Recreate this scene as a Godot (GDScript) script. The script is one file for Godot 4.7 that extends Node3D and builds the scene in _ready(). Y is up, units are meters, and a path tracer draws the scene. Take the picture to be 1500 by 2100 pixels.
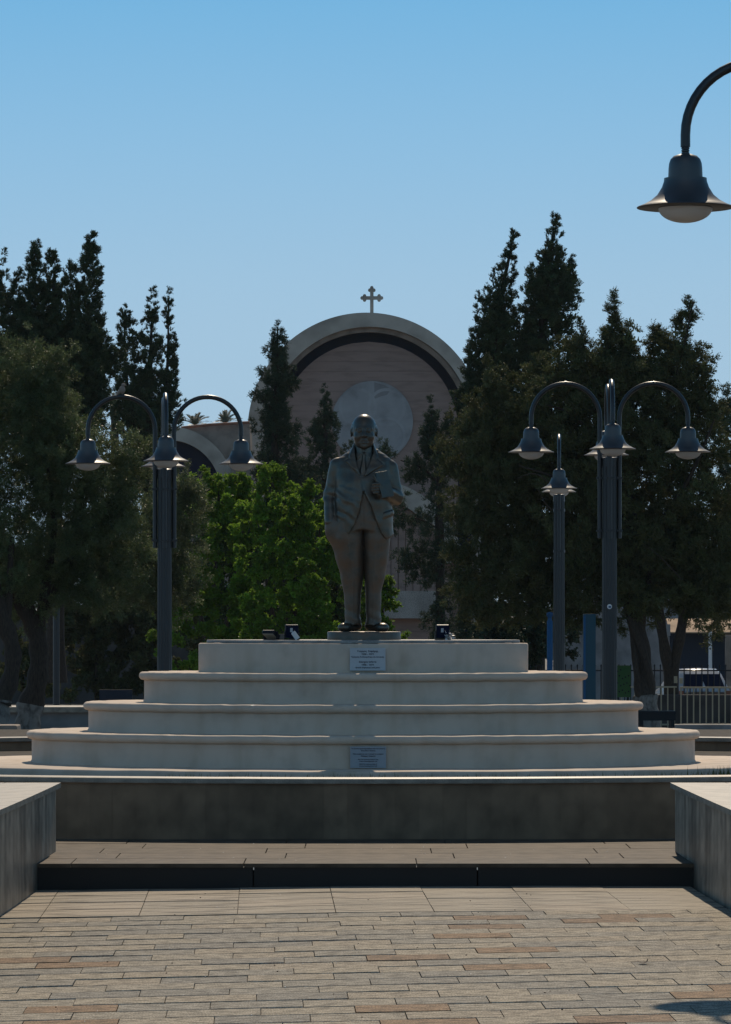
extends Node3D
# A bronze figure on a white stepped pedestal in a plaza, backlit by a high sun, trees and a church behind.

const F := 8000.0          # focal length in photo pixels
const CX := 750.0
const HY := 1238.0         # row of the horizon
const EYE := 1.6
const UPPER := 0.128       # level of the upper plaza

var used := {}
var M := {}
var rng := RandomNumberGenerator.new()


# ---------------------------------------------------------------- helpers
class MB:
	var v := PackedVector3Array()
	var n := PackedVector3Array()
	var uv := PackedVector2Array()

	func tri(a: Vector3, b: Vector3, c: Vector3, na: Vector3, nb: Vector3, nc: Vector3) -> void:
		if (c - a).cross(b - a).dot(na + nb + nc) < 0.0:
			v.append_array(PackedVector3Array([a, c, b]))
			n.append_array(PackedVector3Array([na, nc, nb]))
		else:
			v.append_array(PackedVector3Array([a, b, c]))
			n.append_array(PackedVector3Array([na, nb, nc]))

	func flat(a: Vector3, b: Vector3, c: Vector3) -> void:
		var m := (c - a).cross(b - a).normalized()
		v.append_array(PackedVector3Array([a, b, c]))
		n.append_array(PackedVector3Array([m, m, m]))

	func quad(a: Vector3, b: Vector3, c: Vector3, d: Vector3, m: Vector3) -> void:
		tri(a, b, c, m, m, m)
		tri(a, c, d, m, m, m)

	func quad4(a: Vector3, b: Vector3, c: Vector3, d: Vector3, na: Vector3, nb: Vector3, nc: Vector3, nd: Vector3) -> void:
		tri(a, b, c, na, nb, nc)
		tri(a, c, d, na, nc, nd)

	# a box with its upper edges chamfered (ch) - size in full lengths, middle at c, turned by basis
	func box(c: Vector3, size: Vector3, basis := Basis.IDENTITY, ch := 0.0) -> void:
		var h := size / 2.0
		var p := []
		for s in [[-1, 1], [1, 1], [1, -1], [-1, -1]]:
			p.append([
				c + basis * Vector3(s[0] * h.x, -h.y, s[1] * h.z),
				c + basis * Vector3(s[0] * h.x, h.y - ch, s[1] * h.z),
				c + basis * Vector3(s[0] * (h.x - ch), h.y, s[1] * (h.z - ch)),
			])
		var side := [Vector3(0, 0, 1), Vector3(1, 0, 0), Vector3(0, 0, -1), Vector3(-1, 0, 0)]
		for k in 4:
			var j: int = (k + 1) % 4
			var m: Vector3 = basis * (side[k] as Vector3)
			quad(p[k][0], p[j][0], p[j][1], p[k][1], m)
			if ch > 0.0:
				quad(p[k][1], p[j][1], p[j][2], p[k][2], (m + basis.y).normalized())
		quad(p[0][2], p[1][2], p[2][2], p[3][2], basis.y)
		quad(p[0][0], p[1][0], p[2][0], p[3][0], -basis.y)

	# profile of (outward offset, height), carried round an ellipse a x b; closed only by what the profile closes
	func ring(prof: PackedVector2Array, a: float, b: float, c: Vector3, from := 0.0, to := TAU, segs := 96, wob := 0.0, seed_ := 0) -> void:
		var norms := []
		for k in prof.size() - 1:
			var d := prof[k + 1] - prof[k]
			norms.append(Vector2(d.y, -d.x).normalized())
		var fn := FastNoiseLite.new()
		fn.seed = seed_
		fn.frequency = 1.0
		for s in segs:
			var q := []
			for e in 2:
				var t := from + (to - from) * (s + e) / segs
				var ct := cos(t)
				var st := sin(t)
				var w := 0.0
				if wob > 0.0:
					w = wob * fn.get_noise_2d(ct * 9.0, st * 9.0)
				q.append([ct, st, Vector3(ct / maxf(a, 0.001), 0, st / maxf(b, 0.001)).normalized(), w])
			for k in prof.size() - 1:
				var n0: Vector2 = norms[k]
				var na := n0
				var nb := n0
				if k > 0 and n0.dot(norms[k - 1]) > 0.6:
					na = (n0 + norms[k - 1]).normalized()
				if k < norms.size() - 1 and n0.dot(norms[k + 1]) > 0.6:
					nb = (n0 + norms[k + 1]).normalized()
				var r := []
				for e in 2:
					for j in 2:
						var o := prof[k + j]
						var m := na if j == 0 else nb
						r.append(c + Vector3((a + o.x) * q[e][0], o.y + q[e][3], (b + o.x) * q[e][1]))
						r.append((q[e][2] as Vector3) * m.x + Vector3.UP * m.y)
				quad4(r[0], r[2], r[6], r[4], r[1], r[3], r[7], r[5])

	func lathe(prof: PackedVector2Array, c: Vector3, segs := 24, flutes := 0, depth := 0.0) -> void:
		var norms := []
		for k in prof.size() - 1:
			var d := prof[k + 1] - prof[k]
			norms.append(Vector2(d.y, -d.x).normalized())
		for s in segs:
			for k in prof.size() - 1:
				var n0: Vector2 = norms[k]
				var na := n0
				var nb := n0
				if k > 0 and n0.dot(norms[k - 1]) > 0.6:
					na = (n0 + norms[k - 1]).normalized()
				if k < norms.size() - 1 and n0.dot(norms[k + 1]) > 0.6:
					nb = (n0 + norms[k + 1]).normalized()
				var r := []
				for e in 2:
					var t := TAU * (s + e) / segs
					var f := 1.0
					if flutes > 0:
						f = 1.0 - depth * (0.5 + 0.5 * cos(t * flutes))
					var out := Vector3(cos(t), 0, sin(t))
					var nn := out
					if flutes > 0:
						var df := depth * 0.5 * flutes * sin(t * flutes)
						nn = (out * f - Vector3(-sin(t), 0, cos(t)) * df).normalized()
					for j in 2:
						var o := prof[k + j]
						var m := na if j == 0 else nb
						r.append(c + out * o.x * f + Vector3.UP * o.y)
						r.append((nn * m.x + Vector3.UP * m.y).normalized())
				quad4(r[0], r[2], r[6], r[4], r[1], r[3], r[7], r[5])

	func tube(pts: PackedVector3Array, radii: PackedFloat32Array, segs := 8, caps := true) -> void:
		var up := Vector3(0.13, 0.21, 0.97)
		var rings := []
		for k in pts.size():
			var d := (pts[mini(k + 1, pts.size() - 1)] - pts[maxi(k - 1, 0)]).normalized()
			var s := d.cross(up)
			if s.length() < 0.05:
				s = d.cross(Vector3(1, 0, 0))
			s = s.normalized()
			up = s.cross(d).normalized()
			var r := []
			for j in segs:
				var t := TAU * j / segs
				var m := s * cos(t) + up * sin(t)
				r.append([pts[k] + m * radii[k], m])
			rings.append(r)
		for k in pts.size() - 1:
			for j in segs:
				var i := (j + 1) % segs
				quad4(rings[k][j][0], rings[k][i][0], rings[k + 1][i][0], rings[k + 1][j][0], rings[k][j][1], rings[k][i][1], rings[k + 1][i][1], rings[k + 1][j][1])
		if caps:
			for e in [0, pts.size() - 1]:
				var m := (pts[e] - pts[1 if e == 0 else e - 1]).normalized()
				for j in segs:
					tri(pts[e], rings[e][j][0], rings[e][(j + 1) % segs][0], m, m, m)

	# a flat ring sector in the xy plane, given depth along z (front at c.z, back at c.z - depth)
	func arch(c: Vector3, r0: float, r1: float, a0: float, a1: float, depth: float, segs := 48) -> void:
		for s in segs:
			var p := []
			for e in 2:
				var t := a0 + (a1 - a0) * (s + e) / segs
				p.append(Vector3(cos(t), sin(t), 0))
			var z := Vector3(0, 0, -depth)
			quad(c + p[0] * r0, c + p[1] * r0, c + p[1] * r1, c + p[0] * r1, Vector3(0, 0, 1))
			quad(c + p[0] * r0 + z, c + p[1] * r0 + z, c + p[1] * r1 + z, c + p[0] * r1 + z, Vector3(0, 0, -1))
			quad4(c + p[0] * r1, c + p[1] * r1, c + p[1] * r1 + z, c + p[0] * r1 + z, p[0], p[1], p[1], p[0])
			if r0 > 0.0:
				quad4(c + p[0] * r0, c + p[1] * r0, c + p[1] * r0 + z, c + p[0] * r0 + z, -p[0], -p[1], -p[1], -p[0])
		for t in [a0, a1]:
			var q := Vector3(cos(t), sin(t), 0)
			var m := Vector3(-sin(t), cos(t), 0) * (1.0 if t == a1 else -1.0)
			quad(c + q * r0, c + q * r1, c + q * r1 + Vector3(0, 0, -depth), c + q * r0 + Vector3(0, 0, -depth), m)

	# a half ring whose inner and outer circles have different middles
	func crescent(ci: Vector3, r0: float, co: Vector3, r1: float, depth: float) -> void:
		var segs := 80
		var z := Vector3(0, 0, -depth)
		for s in segs:
			var p := []
			var q := []
			var m := []
			for e in 2:
				var t := PI * (s + e) / segs
				m.append(Vector3(cos(t), sin(t), 0))
				p.append(ci + m[e] * r0)
				q.append(co + m[e] * r1)
			quad(p[0], p[1], q[1], q[0], Vector3(0, 0, 1))
			quad(p[0] + z, p[1] + z, q[1] + z, q[0] + z, Vector3(0, 0, -1))
			quad4(q[0], q[1], q[1] + z, q[0] + z, m[0], m[1], m[1], m[0])
			quad4(p[0], p[1], p[1] + z, p[0] + z, -m[0], -m[1], -m[1], -m[0])

	# a polygon in the xy plane given depth along z
	func prism(poly: PackedVector2Array, z1: float, z0: float, c := Vector3.ZERO) -> void:
		var idx := Geometry2D.triangulate_polygon(poly)
		for k in range(0, idx.size(), 3):
			var a := Vector3(poly[idx[k]].x, poly[idx[k]].y, 0)
			var b := Vector3(poly[idx[k + 1]].x, poly[idx[k + 1]].y, 0)
			var d := Vector3(poly[idx[k + 2]].x, poly[idx[k + 2]].y, 0)
			tri(c + a + Vector3(0, 0, z1), c + b + Vector3(0, 0, z1), c + d + Vector3(0, 0, z1), Vector3.BACK, Vector3.BACK, Vector3.BACK)
			tri(c + a + Vector3(0, 0, z0), c + b + Vector3(0, 0, z0), c + d + Vector3(0, 0, z0), Vector3.FORWARD, Vector3.FORWARD, Vector3.FORWARD)
		var turn := 1.0 if Geometry2D.is_polygon_clockwise(poly) else -1.0
		for k in poly.size():
			var a := poly[k]
			var b := poly[(k + 1) % poly.size()]
			var d := (b - a).normalized()
			var m := Vector3(-d.y, d.x, 0) * turn
			quad(c + Vector3(a.x, a.y, z1), c + Vector3(b.x, b.y, z1), c + Vector3(b.x, b.y, z0), c + Vector3(a.x, a.y, z0), m)

	# the same lying flat: polygon of (x, z), thickness from y0 to y1
	func slab(poly: PackedVector2Array, y0: float, y1: float) -> void:
		var idx := Geometry2D.triangulate_polygon(poly)
		for k in range(0, idx.size(), 3):
			var a := poly[idx[k]]
			var b := poly[idx[k + 1]]
			var d := poly[idx[k + 2]]
			tri(Vector3(a.x, y1, a.y), Vector3(b.x, y1, b.y), Vector3(d.x, y1, d.y), Vector3.UP, Vector3.UP, Vector3.UP)
			tri(Vector3(a.x, y0, a.y), Vector3(b.x, y0, b.y), Vector3(d.x, y0, d.y), Vector3.DOWN, Vector3.DOWN, Vector3.DOWN)
		var turn := 1.0 if Geometry2D.is_polygon_clockwise(poly) else -1.0
		for k in poly.size():
			var a := poly[k]
			var b := poly[(k + 1) % poly.size()]
			var d := (b - a).normalized()
			quad(Vector3(a.x, y0, a.y), Vector3(b.x, y0, b.y), Vector3(b.x, y1, b.y), Vector3(a.x, y1, a.y), Vector3(-d.y, 0, d.x) * turn)

	func ball(c: Vector3, r: Vector3, segs := 12) -> void:
		var rows := segs / 2
		for i in rows:
			for j in segs:
				var q := []
				for e in [[i, j], [i + 1, j], [i + 1, j + 1], [i, j + 1]]:
					var p: float = -PI / 2 + PI * e[0] / rows
					var t: float = TAU * e[1] / segs
					var d := Vector3(cos(p) * cos(t), sin(p), cos(p) * sin(t))
					q.append(c + d * r)
					q.append((d / r).normalized())
				quad4(q[0], q[2], q[4], q[6], q[1], q[3], q[5], q[7])

	static func new_box(c: Vector3, size: Vector3, ch := 0.0) -> ArrayMesh:
		var mb := MB.new()
		mb.box(c, size, Basis.IDENTITY, ch)
		return mb.commit()

	func commit() -> ArrayMesh:
		var a := []
		a.resize(Mesh.ARRAY_MAX)
		a[Mesh.ARRAY_VERTEX] = v
		a[Mesh.ARRAY_NORMAL] = n
		if uv.size() == v.size():
			a[Mesh.ARRAY_TEX_UV] = uv
		var m := ArrayMesh.new()
		m.add_surface_from_arrays(Mesh.PRIMITIVE_TRIANGLES, a)
		return m


func numbered(called: String) -> String:
	if not used.has(called):
		used[called] = 0
		return called
	used[called] += 1
	return "%s_%03d" % [called, used[called]]


func tag(o: Node3D, label: String, category: String, group := "") -> Node3D:
	o.set_meta("label", label)
	o.set_meta("category", category)
	if group:
		o.set_meta("group", group)
	return o


func thing(called: String, label: String, category: String, at := Vector3.ZERO, turn := 0.0, group := "") -> Node3D:
	var o := Node3D.new()
	o.name = numbered(called)
	add_child(o)
	o.position = at
	o.rotation.y = turn
	return tag(o, label, category, group)


func put(called: String, mesh: Mesh, m: Material, parent: Node3D = null, at := Vector3.ZERO) -> MeshInstance3D:
	var o := MeshInstance3D.new()
	if parent == null:
		parent = self
		o.name = numbered(called)
	else:
		var key := str(parent.get_instance_id()) + called
		used[key] = used.get(key, -1) + 1
		o.name = called if used[key] == 0 else "%s_%03d" % [called, used[key]]
	o.mesh = mesh
	o.material_override = m
	o.position = at
	parent.add_child(o, true)
	return o


func struct(called: String, mesh: Mesh, m: Material) -> MeshInstance3D:
	var o := put(called, mesh, m)
	o.set_meta("kind", "structure")
	return o


func at(px: float, py: float, d: float) -> Vector3:
	return Vector3((px - CX) * d / F, EYE - (py - HY) * d / F, -d)


func lin(r: float, g: float, b: float) -> Color:
	return Color(r, g, b).linear_to_srgb()


func noise_tex(seed_: int, freq: float, stops: Array, octaves := 4, size := 512, kind := FastNoiseLite.TYPE_SIMPLEX_SMOOTH) -> NoiseTexture2D:
	var fn := FastNoiseLite.new()
	fn.seed = seed_
	fn.noise_type = kind
	fn.frequency = freq
	fn.fractal_octaves = octaves
	var t := NoiseTexture2D.new()
	t.width = size
	t.height = size
	t.seamless = true
	t.noise = fn
	var g := Gradient.new()
	g.offsets = PackedFloat32Array(stops.map(func(s): return s[0]))
	g.colors = PackedColorArray(stops.map(func(s): return Color(s[1], s[1], s[1]) if s.size() == 2 else Color(s[1], s[2], s[3])))
	t.color_ramp = g
	return t


# color: linear base colour; tex multiplies it, looked up in the world every 1/scale metres
func stone(called: String, color: Color, rough: float, tex: Texture2D = null, scale := Vector3.ONE, fine: Texture2D = null, fine_scale := 4.0, bump := 0.0) -> StandardMaterial3D:
	var m := StandardMaterial3D.new()
	m.resource_name = called
	m.albedo_color = color.linear_to_srgb()
	m.roughness = rough
	m.metallic_specular = 0.32
	if tex:
		m.albedo_texture = tex
		m.uv1_triplanar = true
		m.uv1_world_triplanar = true
		m.uv1_scale = scale
	if fine:
		m.detail_enabled = true
		m.detail_blend_mode = BaseMaterial3D.BLEND_MODE_MUL
		m.detail_albedo = fine
		m.detail_uv_layer = BaseMaterial3D.DETAIL_UV_2
		m.uv2_triplanar = true
		m.uv2_world_triplanar = true
		m.uv2_scale = Vector3.ONE * fine_scale
	return m


func matte(called: String, color: Color, rough: float, tex: Texture2D, scale: Vector3, fine: Texture2D, fine_scale: float) -> StandardMaterial3D:
	var m := stone(called, color, rough, tex, scale, fine, fine_scale)
	m.metallic_specular = 0.12
	return m


func make_materials() -> void:
	var mottle := noise_tex(3, 0.008, [[0.0, 0.72], [0.4, 0.9], [0.7, 1.0], [1.0, 1.0]], 5)
	var grain := noise_tex(5, 0.12, [[0.0, 0.62], [0.35, 0.86], [0.65, 1.0], [1.0, 1.0]], 3)
	var salt := noise_tex(9, 0.25, [[0.0, 0.35], [0.38, 0.68], [0.6, 0.92], [0.8, 1.1], [1.0, 1.3]], 2)
	var streak := noise_tex(12, 0.02, [[0.0, 0.55], [0.35, 0.72], [0.6, 0.92], [1.0, 1.0]], 5)
	var plaster := noise_tex(14, 0.01, [[0.0, 0.90, 0.88, 0.84], [0.3, 0.97, 0.96, 0.95], [0.55, 1.0, 1.0, 1.0], [1.0, 1.0, 1.0, 1.0]], 4)
	M.mottle = mottle
	M.grain = grain
	M.plaster = stone("weathered white plaster", Color(0.57, 0.455, 0.35), 0.75, plaster, Vector3(0.9, 0.22, 0.9), noise_tex(15, 0.012, [[0.0, 0.9], [0.5, 1.0], [1.0, 1.0]], 4), 0.7)
	M.ledge = stone("grey ledge stone", Color(0.36, 0.34, 0.31), 0.6, mottle, Vector3.ONE * 1.5, grain, 2.0)
	M.cap = stone("beige limestone cap", Color(0.34, 0.29, 0.225), 0.5, mottle, Vector3.ONE * 1.2, grain, 2.0)
	M.marble = []
	for k in 5:
		var f := 0.92 + 0.04 * k
		M.marble.append(stone("beige marble panel", Color(0.245, 0.160, 0.095) * f, 0.5, noise_tex(16, 0.012, [[0.0, 0.82], [0.4, 0.94], [0.7, 1.0], [1.0, 1.0]], 5), Vector3(0.9, 0.7, 0.9), mottle, 0.35))
	M.planter = stone("water stained grey marble", Color(0.43, 0.345, 0.255), 0.42, noise_tex(21, 0.012, [[0.0, 0.6], [0.3, 0.75], [0.5, 0.88], [0.75, 1.0], [1.0, 1.0]], 5), Vector3(0.5, 0.07, 0.5), mottle, 1.1)
	M.paver = []
	var tones := [Color(0.56, 0.492, 0.38), Color(0.49, 0.445, 0.362), Color(0.60, 0.518, 0.39), Color(0.44, 0.405, 0.338), Color(0.575, 0.49, 0.368), Color(0.46, 0.305, 0.185), Color(0.41, 0.28, 0.18)]
	for c in tones:
		M.paver.append(matte("paving stone", c, 0.66, noise_tex(33, 0.035, [[0.0, 0.55], [0.35, 0.8], [0.6, 1.0], [1.0, 1.1]], 4), Vector3(0.55, 1.0, 1.3), salt, 0.8))
	M.slab = []
	for c in [Color(0.584, 0.501, 0.381), Color(0.544, 0.469, 0.358), Color(0.621, 0.520, 0.390)]:
		M.slab.append(matte("granite slab", c, 0.58, noise_tex(31, 0.012, [[0.0, 0.42], [0.3, 0.72], [0.48, 0.95], [1.0, 1.0]], 5), Vector3(0.35, 1.0, 2.4), salt, 1.7))
	M.tread = []
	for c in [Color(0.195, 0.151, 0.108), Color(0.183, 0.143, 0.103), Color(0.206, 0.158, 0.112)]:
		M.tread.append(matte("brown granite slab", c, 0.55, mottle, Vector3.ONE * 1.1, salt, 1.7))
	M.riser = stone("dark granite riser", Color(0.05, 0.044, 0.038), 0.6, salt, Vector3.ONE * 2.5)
	M.joint = stone("dark joint sand", Color(0.06, 0.052, 0.045), 0.95, grain, Vector3.ONE * 3.0)
	M.plaza = stone("plaza paving", Color(0.24, 0.22, 0.19), 0.85, mottle, Vector3.ONE * 0.3, grain, 0.8)
	M.soil = stone("dry soil", Color(0.075, 0.06, 0.042), 0.95, mottle, Vector3.ONE * 1.5, grain, 2.5)
	M.asphalt = stone("asphalt", Color(0.06, 0.06, 0.06), 0.9, grain, Vector3.ONE * 0.6)
	M.concrete = stone("pale concrete", Color(0.40, 0.36, 0.31), 0.85, mottle, Vector3.ONE * 0.12, grain, 0.4)
	M.church_wall = []
	for k in 3:
		M.church_wall.append(stone("brown board marked concrete", Color(0.30, 0.205, 0.165) * (0.965 + 0.035 * k), 0.9, noise_tex(41 + k, 0.012, [[0.0, 0.86], [0.5, 0.97], [1.0, 1.0]], 5), Vector3(0.10, 0.45, 0.1)))
	M.church_shell = stone("painted concrete shell", Color(0.43, 0.37, 0.30), 0.85, mottle, Vector3.ONE * 0.1)
	var soft := noise_tex(51, 0.008, [[0.0, 0.8], [0.4, 0.93], [1.0, 1.0]], 5)
	M.emblem = stone("grey carved stone", Color(0.34, 0.325, 0.31), 0.8, soft, Vector3.ONE * 0.2)
	M.emblem_light = stone("pale carved stone", Color(0.36, 0.345, 0.33), 0.8, soft, Vector3.ONE * 0.2)
	M.emblem_dark = stone("darker carved stone", Color(0.24, 0.225, 0.215), 0.8, soft, Vector3.ONE * 0.2)
	M.tile_red = stone("red roof tile edge", Color(0.30, 0.13, 0.08), 0.8, mottle, Vector3.ONE * 0.5)
	M.wall_tan = stone("rendered tan wall", Color(0.30, 0.235, 0.185), 0.85, mottle, Vector3.ONE * 0.25)
	M.wall_grey = stone("rendered grey wall", Color(0.27, 0.25, 0.235), 0.85, mottle, Vector3.ONE * 0.25)
	M.wall_shade = stone("wall darkened to stand for shade", Color(0.075, 0.065, 0.058), 0.9, mottle, Vector3.ONE * 0.25)  # shade is put into this dark wall colour
	M.wall_orange = stone("orange rendered wall", Color(0.5, 0.33, 0.2), 0.85, mottle, Vector3.ONE * 0.25)
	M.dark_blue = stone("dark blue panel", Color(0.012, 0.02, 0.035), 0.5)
	M.glass_dark = StandardMaterial3D.new()
	M.glass_dark.resource_name = "dark glazing"
	M.glass_dark.albedo_color = lin(0.003, 0.008, 0.026)
	M.glass_dark.roughness = 0.45
	M.glass_dark.metallic_specular = 0.2
	M.lamp = StandardMaterial3D.new()
	M.lamp.resource_name = "dark grey lamp paint"
	M.lamp.albedo_color = lin(0.014, 0.0165, 0.0175)
	M.lamp.roughness = 0.36
	M.lamp.metallic = 0.0
	M.lamp.metallic_specular = 0.5
	M.shade = M.lamp.duplicate()
	M.shade.resource_name = "glossy lamp shade paint"
	M.shade.roughness = 0.46
	M.shade.metallic_specular = 0.85
	M.globe = StandardMaterial3D.new()
	M.globe.resource_name = "frosted globe"
	M.globe.albedo_color = lin(0.93, 0.93, 0.92)
	M.globe.roughness = 0.18
	M.globe.metallic_specular = 0.7
	M.globe.backlight_enabled = true
	M.globe.backlight = Color(1, 1, 1)
	M.bronze = StandardMaterial3D.new()
	M.bronze.resource_name = "dark patinated bronze"
	M.bronze.albedo_color = lin(0.128, 0.116, 0.101)
	M.bronze.metallic = 0.85
	M.bronze.roughness = 0.42
	M.bronze.albedo_texture = noise_tex(61, 0.02, [[0.0, 0.72, 0.82, 0.82], [0.4, 0.95, 0.97, 0.95], [0.62, 1.0, 0.95, 0.88], [1.0, 1.0, 0.88, 0.78]], 5)
	M.bronze.uv1_triplanar = true
	M.bronze.uv1_world_triplanar = true
	M.bronze.uv1_scale = Vector3.ONE * 1.1
	M.face = M.bronze.duplicate()
	M.face.resource_name = "dull dark bronze"
	M.face.albedo_color = lin(0.10, 0.09, 0.08)
	M.face.metallic = 0.6
	M.face.roughness = 0.36
	M.trouser = M.bronze.duplicate()
	M.trouser.resource_name = "brown patinated bronze"
	M.trouser.albedo_color = lin(0.155, 0.122, 0.098)
	M.trouser.roughness = 0.52
	M.trouser.metallic = 0.6
	M.bark = stone("bark", Color(0.075, 0.055, 0.04), 0.9, noise_tex(71, 0.03, [[0.0, 0.4], [0.4, 0.75], [1.0, 1.0]], 5), Vector3(3.0, 0.5, 3.0))
	M.lime = stone("limewashed bark", Color(0.22, 0.195, 0.165), 0.9, noise_tex(73, 0.02, [[0.0, 0.45], [0.35, 0.75], [0.6, 1.0], [1.0, 1.0]], 5), Vector3(0.9, 0.5, 0.9))
	M.black = stone("black paint", Color(0.012, 0.012, 0.014), 0.45)
	M.rail = stone("cream painted steel", Color(0.40, 0.33, 0.22), 0.5)
	M.blue = stone("blue paint", Color(0.012, 0.075, 0.17), 0.5)
	M.teal = stone("teal paint", Color(0.015, 0.06, 0.085), 0.5)
	M.green = stone("green panel", Color(0.035, 0.10, 0.03), 0.6)
	M.white = stone("white paint", Color(0.72, 0.71, 0.69), 0.35)
	M.car = stone("white car paint", Color(0.42, 0.41, 0.40), 0.25)
	M.tyre = stone("tyre", Color(0.02, 0.02, 0.02), 0.9)
	M.plaque = stone("pale blue grey enamel", Color(0.44, 0.455, 0.46), 0.4)
	M.plaque_dark = stone("dull grey enamel", Color(0.30, 0.315, 0.33), 0.4)
	M.ink = stone("navy lettering", Color(0.012, 0.015, 0.03), 0.6)
	M.tan = stone("tan metal", Color(0.42, 0.33, 0.23), 0.5)
	M.paper = stone("crumpled white film", Color(0.6, 0.58, 0.55), 0.4)
	M.leaf_litter = stone("dry leaf", Color(0.035, 0.018, 0.012), 0.8)


func leaf(called: String, c: Color, back: float, rough := 0.5) -> StandardMaterial3D:
	var m := StandardMaterial3D.new()
	m.resource_name = called
	m.albedo_color = c.linear_to_srgb()
	m.roughness = rough
	m.metallic_specular = 0.25
	m.vertex_color_use_as_albedo = true
	m.backlight_enabled = true
	m.backlight = Color(back, back, back)
	return m


func _ready() -> void:
	rng.seed = 20240611
	# ---- camera
	var cam := Camera3D.new()
	cam.name = "camera"
	cam.projection = Camera3D.PROJECTION_FRUSTUM
	cam.keep_aspect = Camera3D.KEEP_HEIGHT
	cam.near = 1.0
	cam.far = 3000.0
	cam.size = 2100.0 / F
	cam.frustum_offset = Vector2(0.0, (HY - 1050.0) / F)
	cam.position = Vector3(0, EYE, 0)
	add_child(cam)
	cam.current = true
	# ---- sky, exposure
	var el := deg_to_rad(40.0)
	var az := deg_to_rad(3.2)
	var to_sun := Vector3(sin(az) * cos(el), sin(el), -cos(az) * cos(el))
	var sky := PanoramaSkyMaterial.new()
	sky.panorama = clear_sky(to_sun)
	sky.energy_multiplier = 1.0
	var env := Environment.new()
	env.background_mode = Environment.BG_SKY
	env.sky = Sky.new()
	env.sky.sky_material = sky
	env.tonemap_mode = Environment.TONE_MAPPER_LINEAR
	env.tonemap_exposure = 1.0
	env.fog_enabled = true
	env.fog_density = 0.0001
	env.fog_light_color = Color(0.86, 0.90, 0.92)
	env.sdfgi_enabled = true
	env.ssao_enabled = true
	env.ssil_enabled = true
	var we := WorldEnvironment.new()
	we.name = "world_environment"
	we.environment = env
	add_child(we)
	# ---- sun: high behind the statue, a little to the right
	var sun := DirectionalLight3D.new()
	sun.name = "sun"
	sun.light_energy = 1.15
	sun.light_color = Color(1.0, 0.93, 0.83)
	sun.light_angular_distance = 0.53
	sun.shadow_enabled = true
	add_child(sun)
	sun.look_at_from_position(Vector3.ZERO, -to_sun, Vector3.UP)

	make_materials()
	build_ground()
	build_pedestal()
	build_church()
	build_surroundings()
	build_trees()
	build_statue()
	build_lamps()
	build_small()


# a cloudless sky: pale towards the horizon, deeper above, a soft glow round the sun; the same all the way round
func clear_sky(to_sun: Vector3) -> ImageTexture:
	var w := 512
	var h := 256
	var im := Image.create(w, h, false, Image.FORMAT_RGBF)
	var stops := [[-90.0, Color(0.10, 0.09, 0.08)], [-0.5, Color(0.22, 0.27, 0.30)], [0.0, Color(0.42, 0.57, 0.69)], [4.5, Color(0.355, 0.555, 0.735)], [6.7, Color(0.27, 0.515, 0.75)], [9.0, Color(0.175, 0.455, 0.74)], [11.7, Color(0.09, 0.375, 0.70)], [20.0, Color(0.075, 0.235, 0.46)], [40.0, Color(0.065, 0.125, 0.225)], [90.0, Color(0.05, 0.08, 0.135)]]
	for y in h:
		var e := 90.0 - 180.0 * (y + 0.5) / h
		var c := Color()
		for k in stops.size() - 1:
			if e >= stops[k][0] and e <= stops[k + 1][0]:
				c = (stops[k][1] as Color).lerp(stops[k + 1][1], (e - stops[k][0]) / (stops[k + 1][0] - stops[k][0]))
		for x in w:
			var t := TAU * (x + 0.5) / w
			var d := Vector3(-sin(t) * cos(deg_to_rad(e)), sin(deg_to_rad(e)), cos(t) * cos(deg_to_rad(e)))
			var g := 0.0
			if e > 0.0:
				g = 0.5 * exp(-rad_to_deg(d.angle_to(to_sun)) / 9.0)
			im.set_pixel(x, y, Color(c.r + g, c.g + g * 0.95, c.b + g * 0.85))
	return ImageTexture.create_from_image(im)


func tilt(x: float, d: float) -> float:
	var k := clampf((22.0 - d) / 5.0, 0.0, 1.0)
	return (lerpf(0.013, 0.022, k) if x < 0.0 else lerpf(0.0, 0.018, k)) * x


func bed_sheet(x0: float, x1: float, d0: float, d1: float, drop: float) -> ArrayMesh:
	var mb := MB.new()
	var nx := 16
	var nd := 12
	for i in nx:
		for j in nd:
			var q := []
			for e in [[0, 0], [1, 0], [1, 1], [0, 1]]:
				var x: float = lerpf(x0, x1, float(i + e[0]) / nx)
				var d: float = lerpf(d0, d1, float(j + e[1]) / nd)
				q.append(Vector3(x, tilt(x, d) - drop, -d))
			mb.quad(q[0], q[1], q[2], q[3], Vector3.UP)
	return mb.commit()


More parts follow.
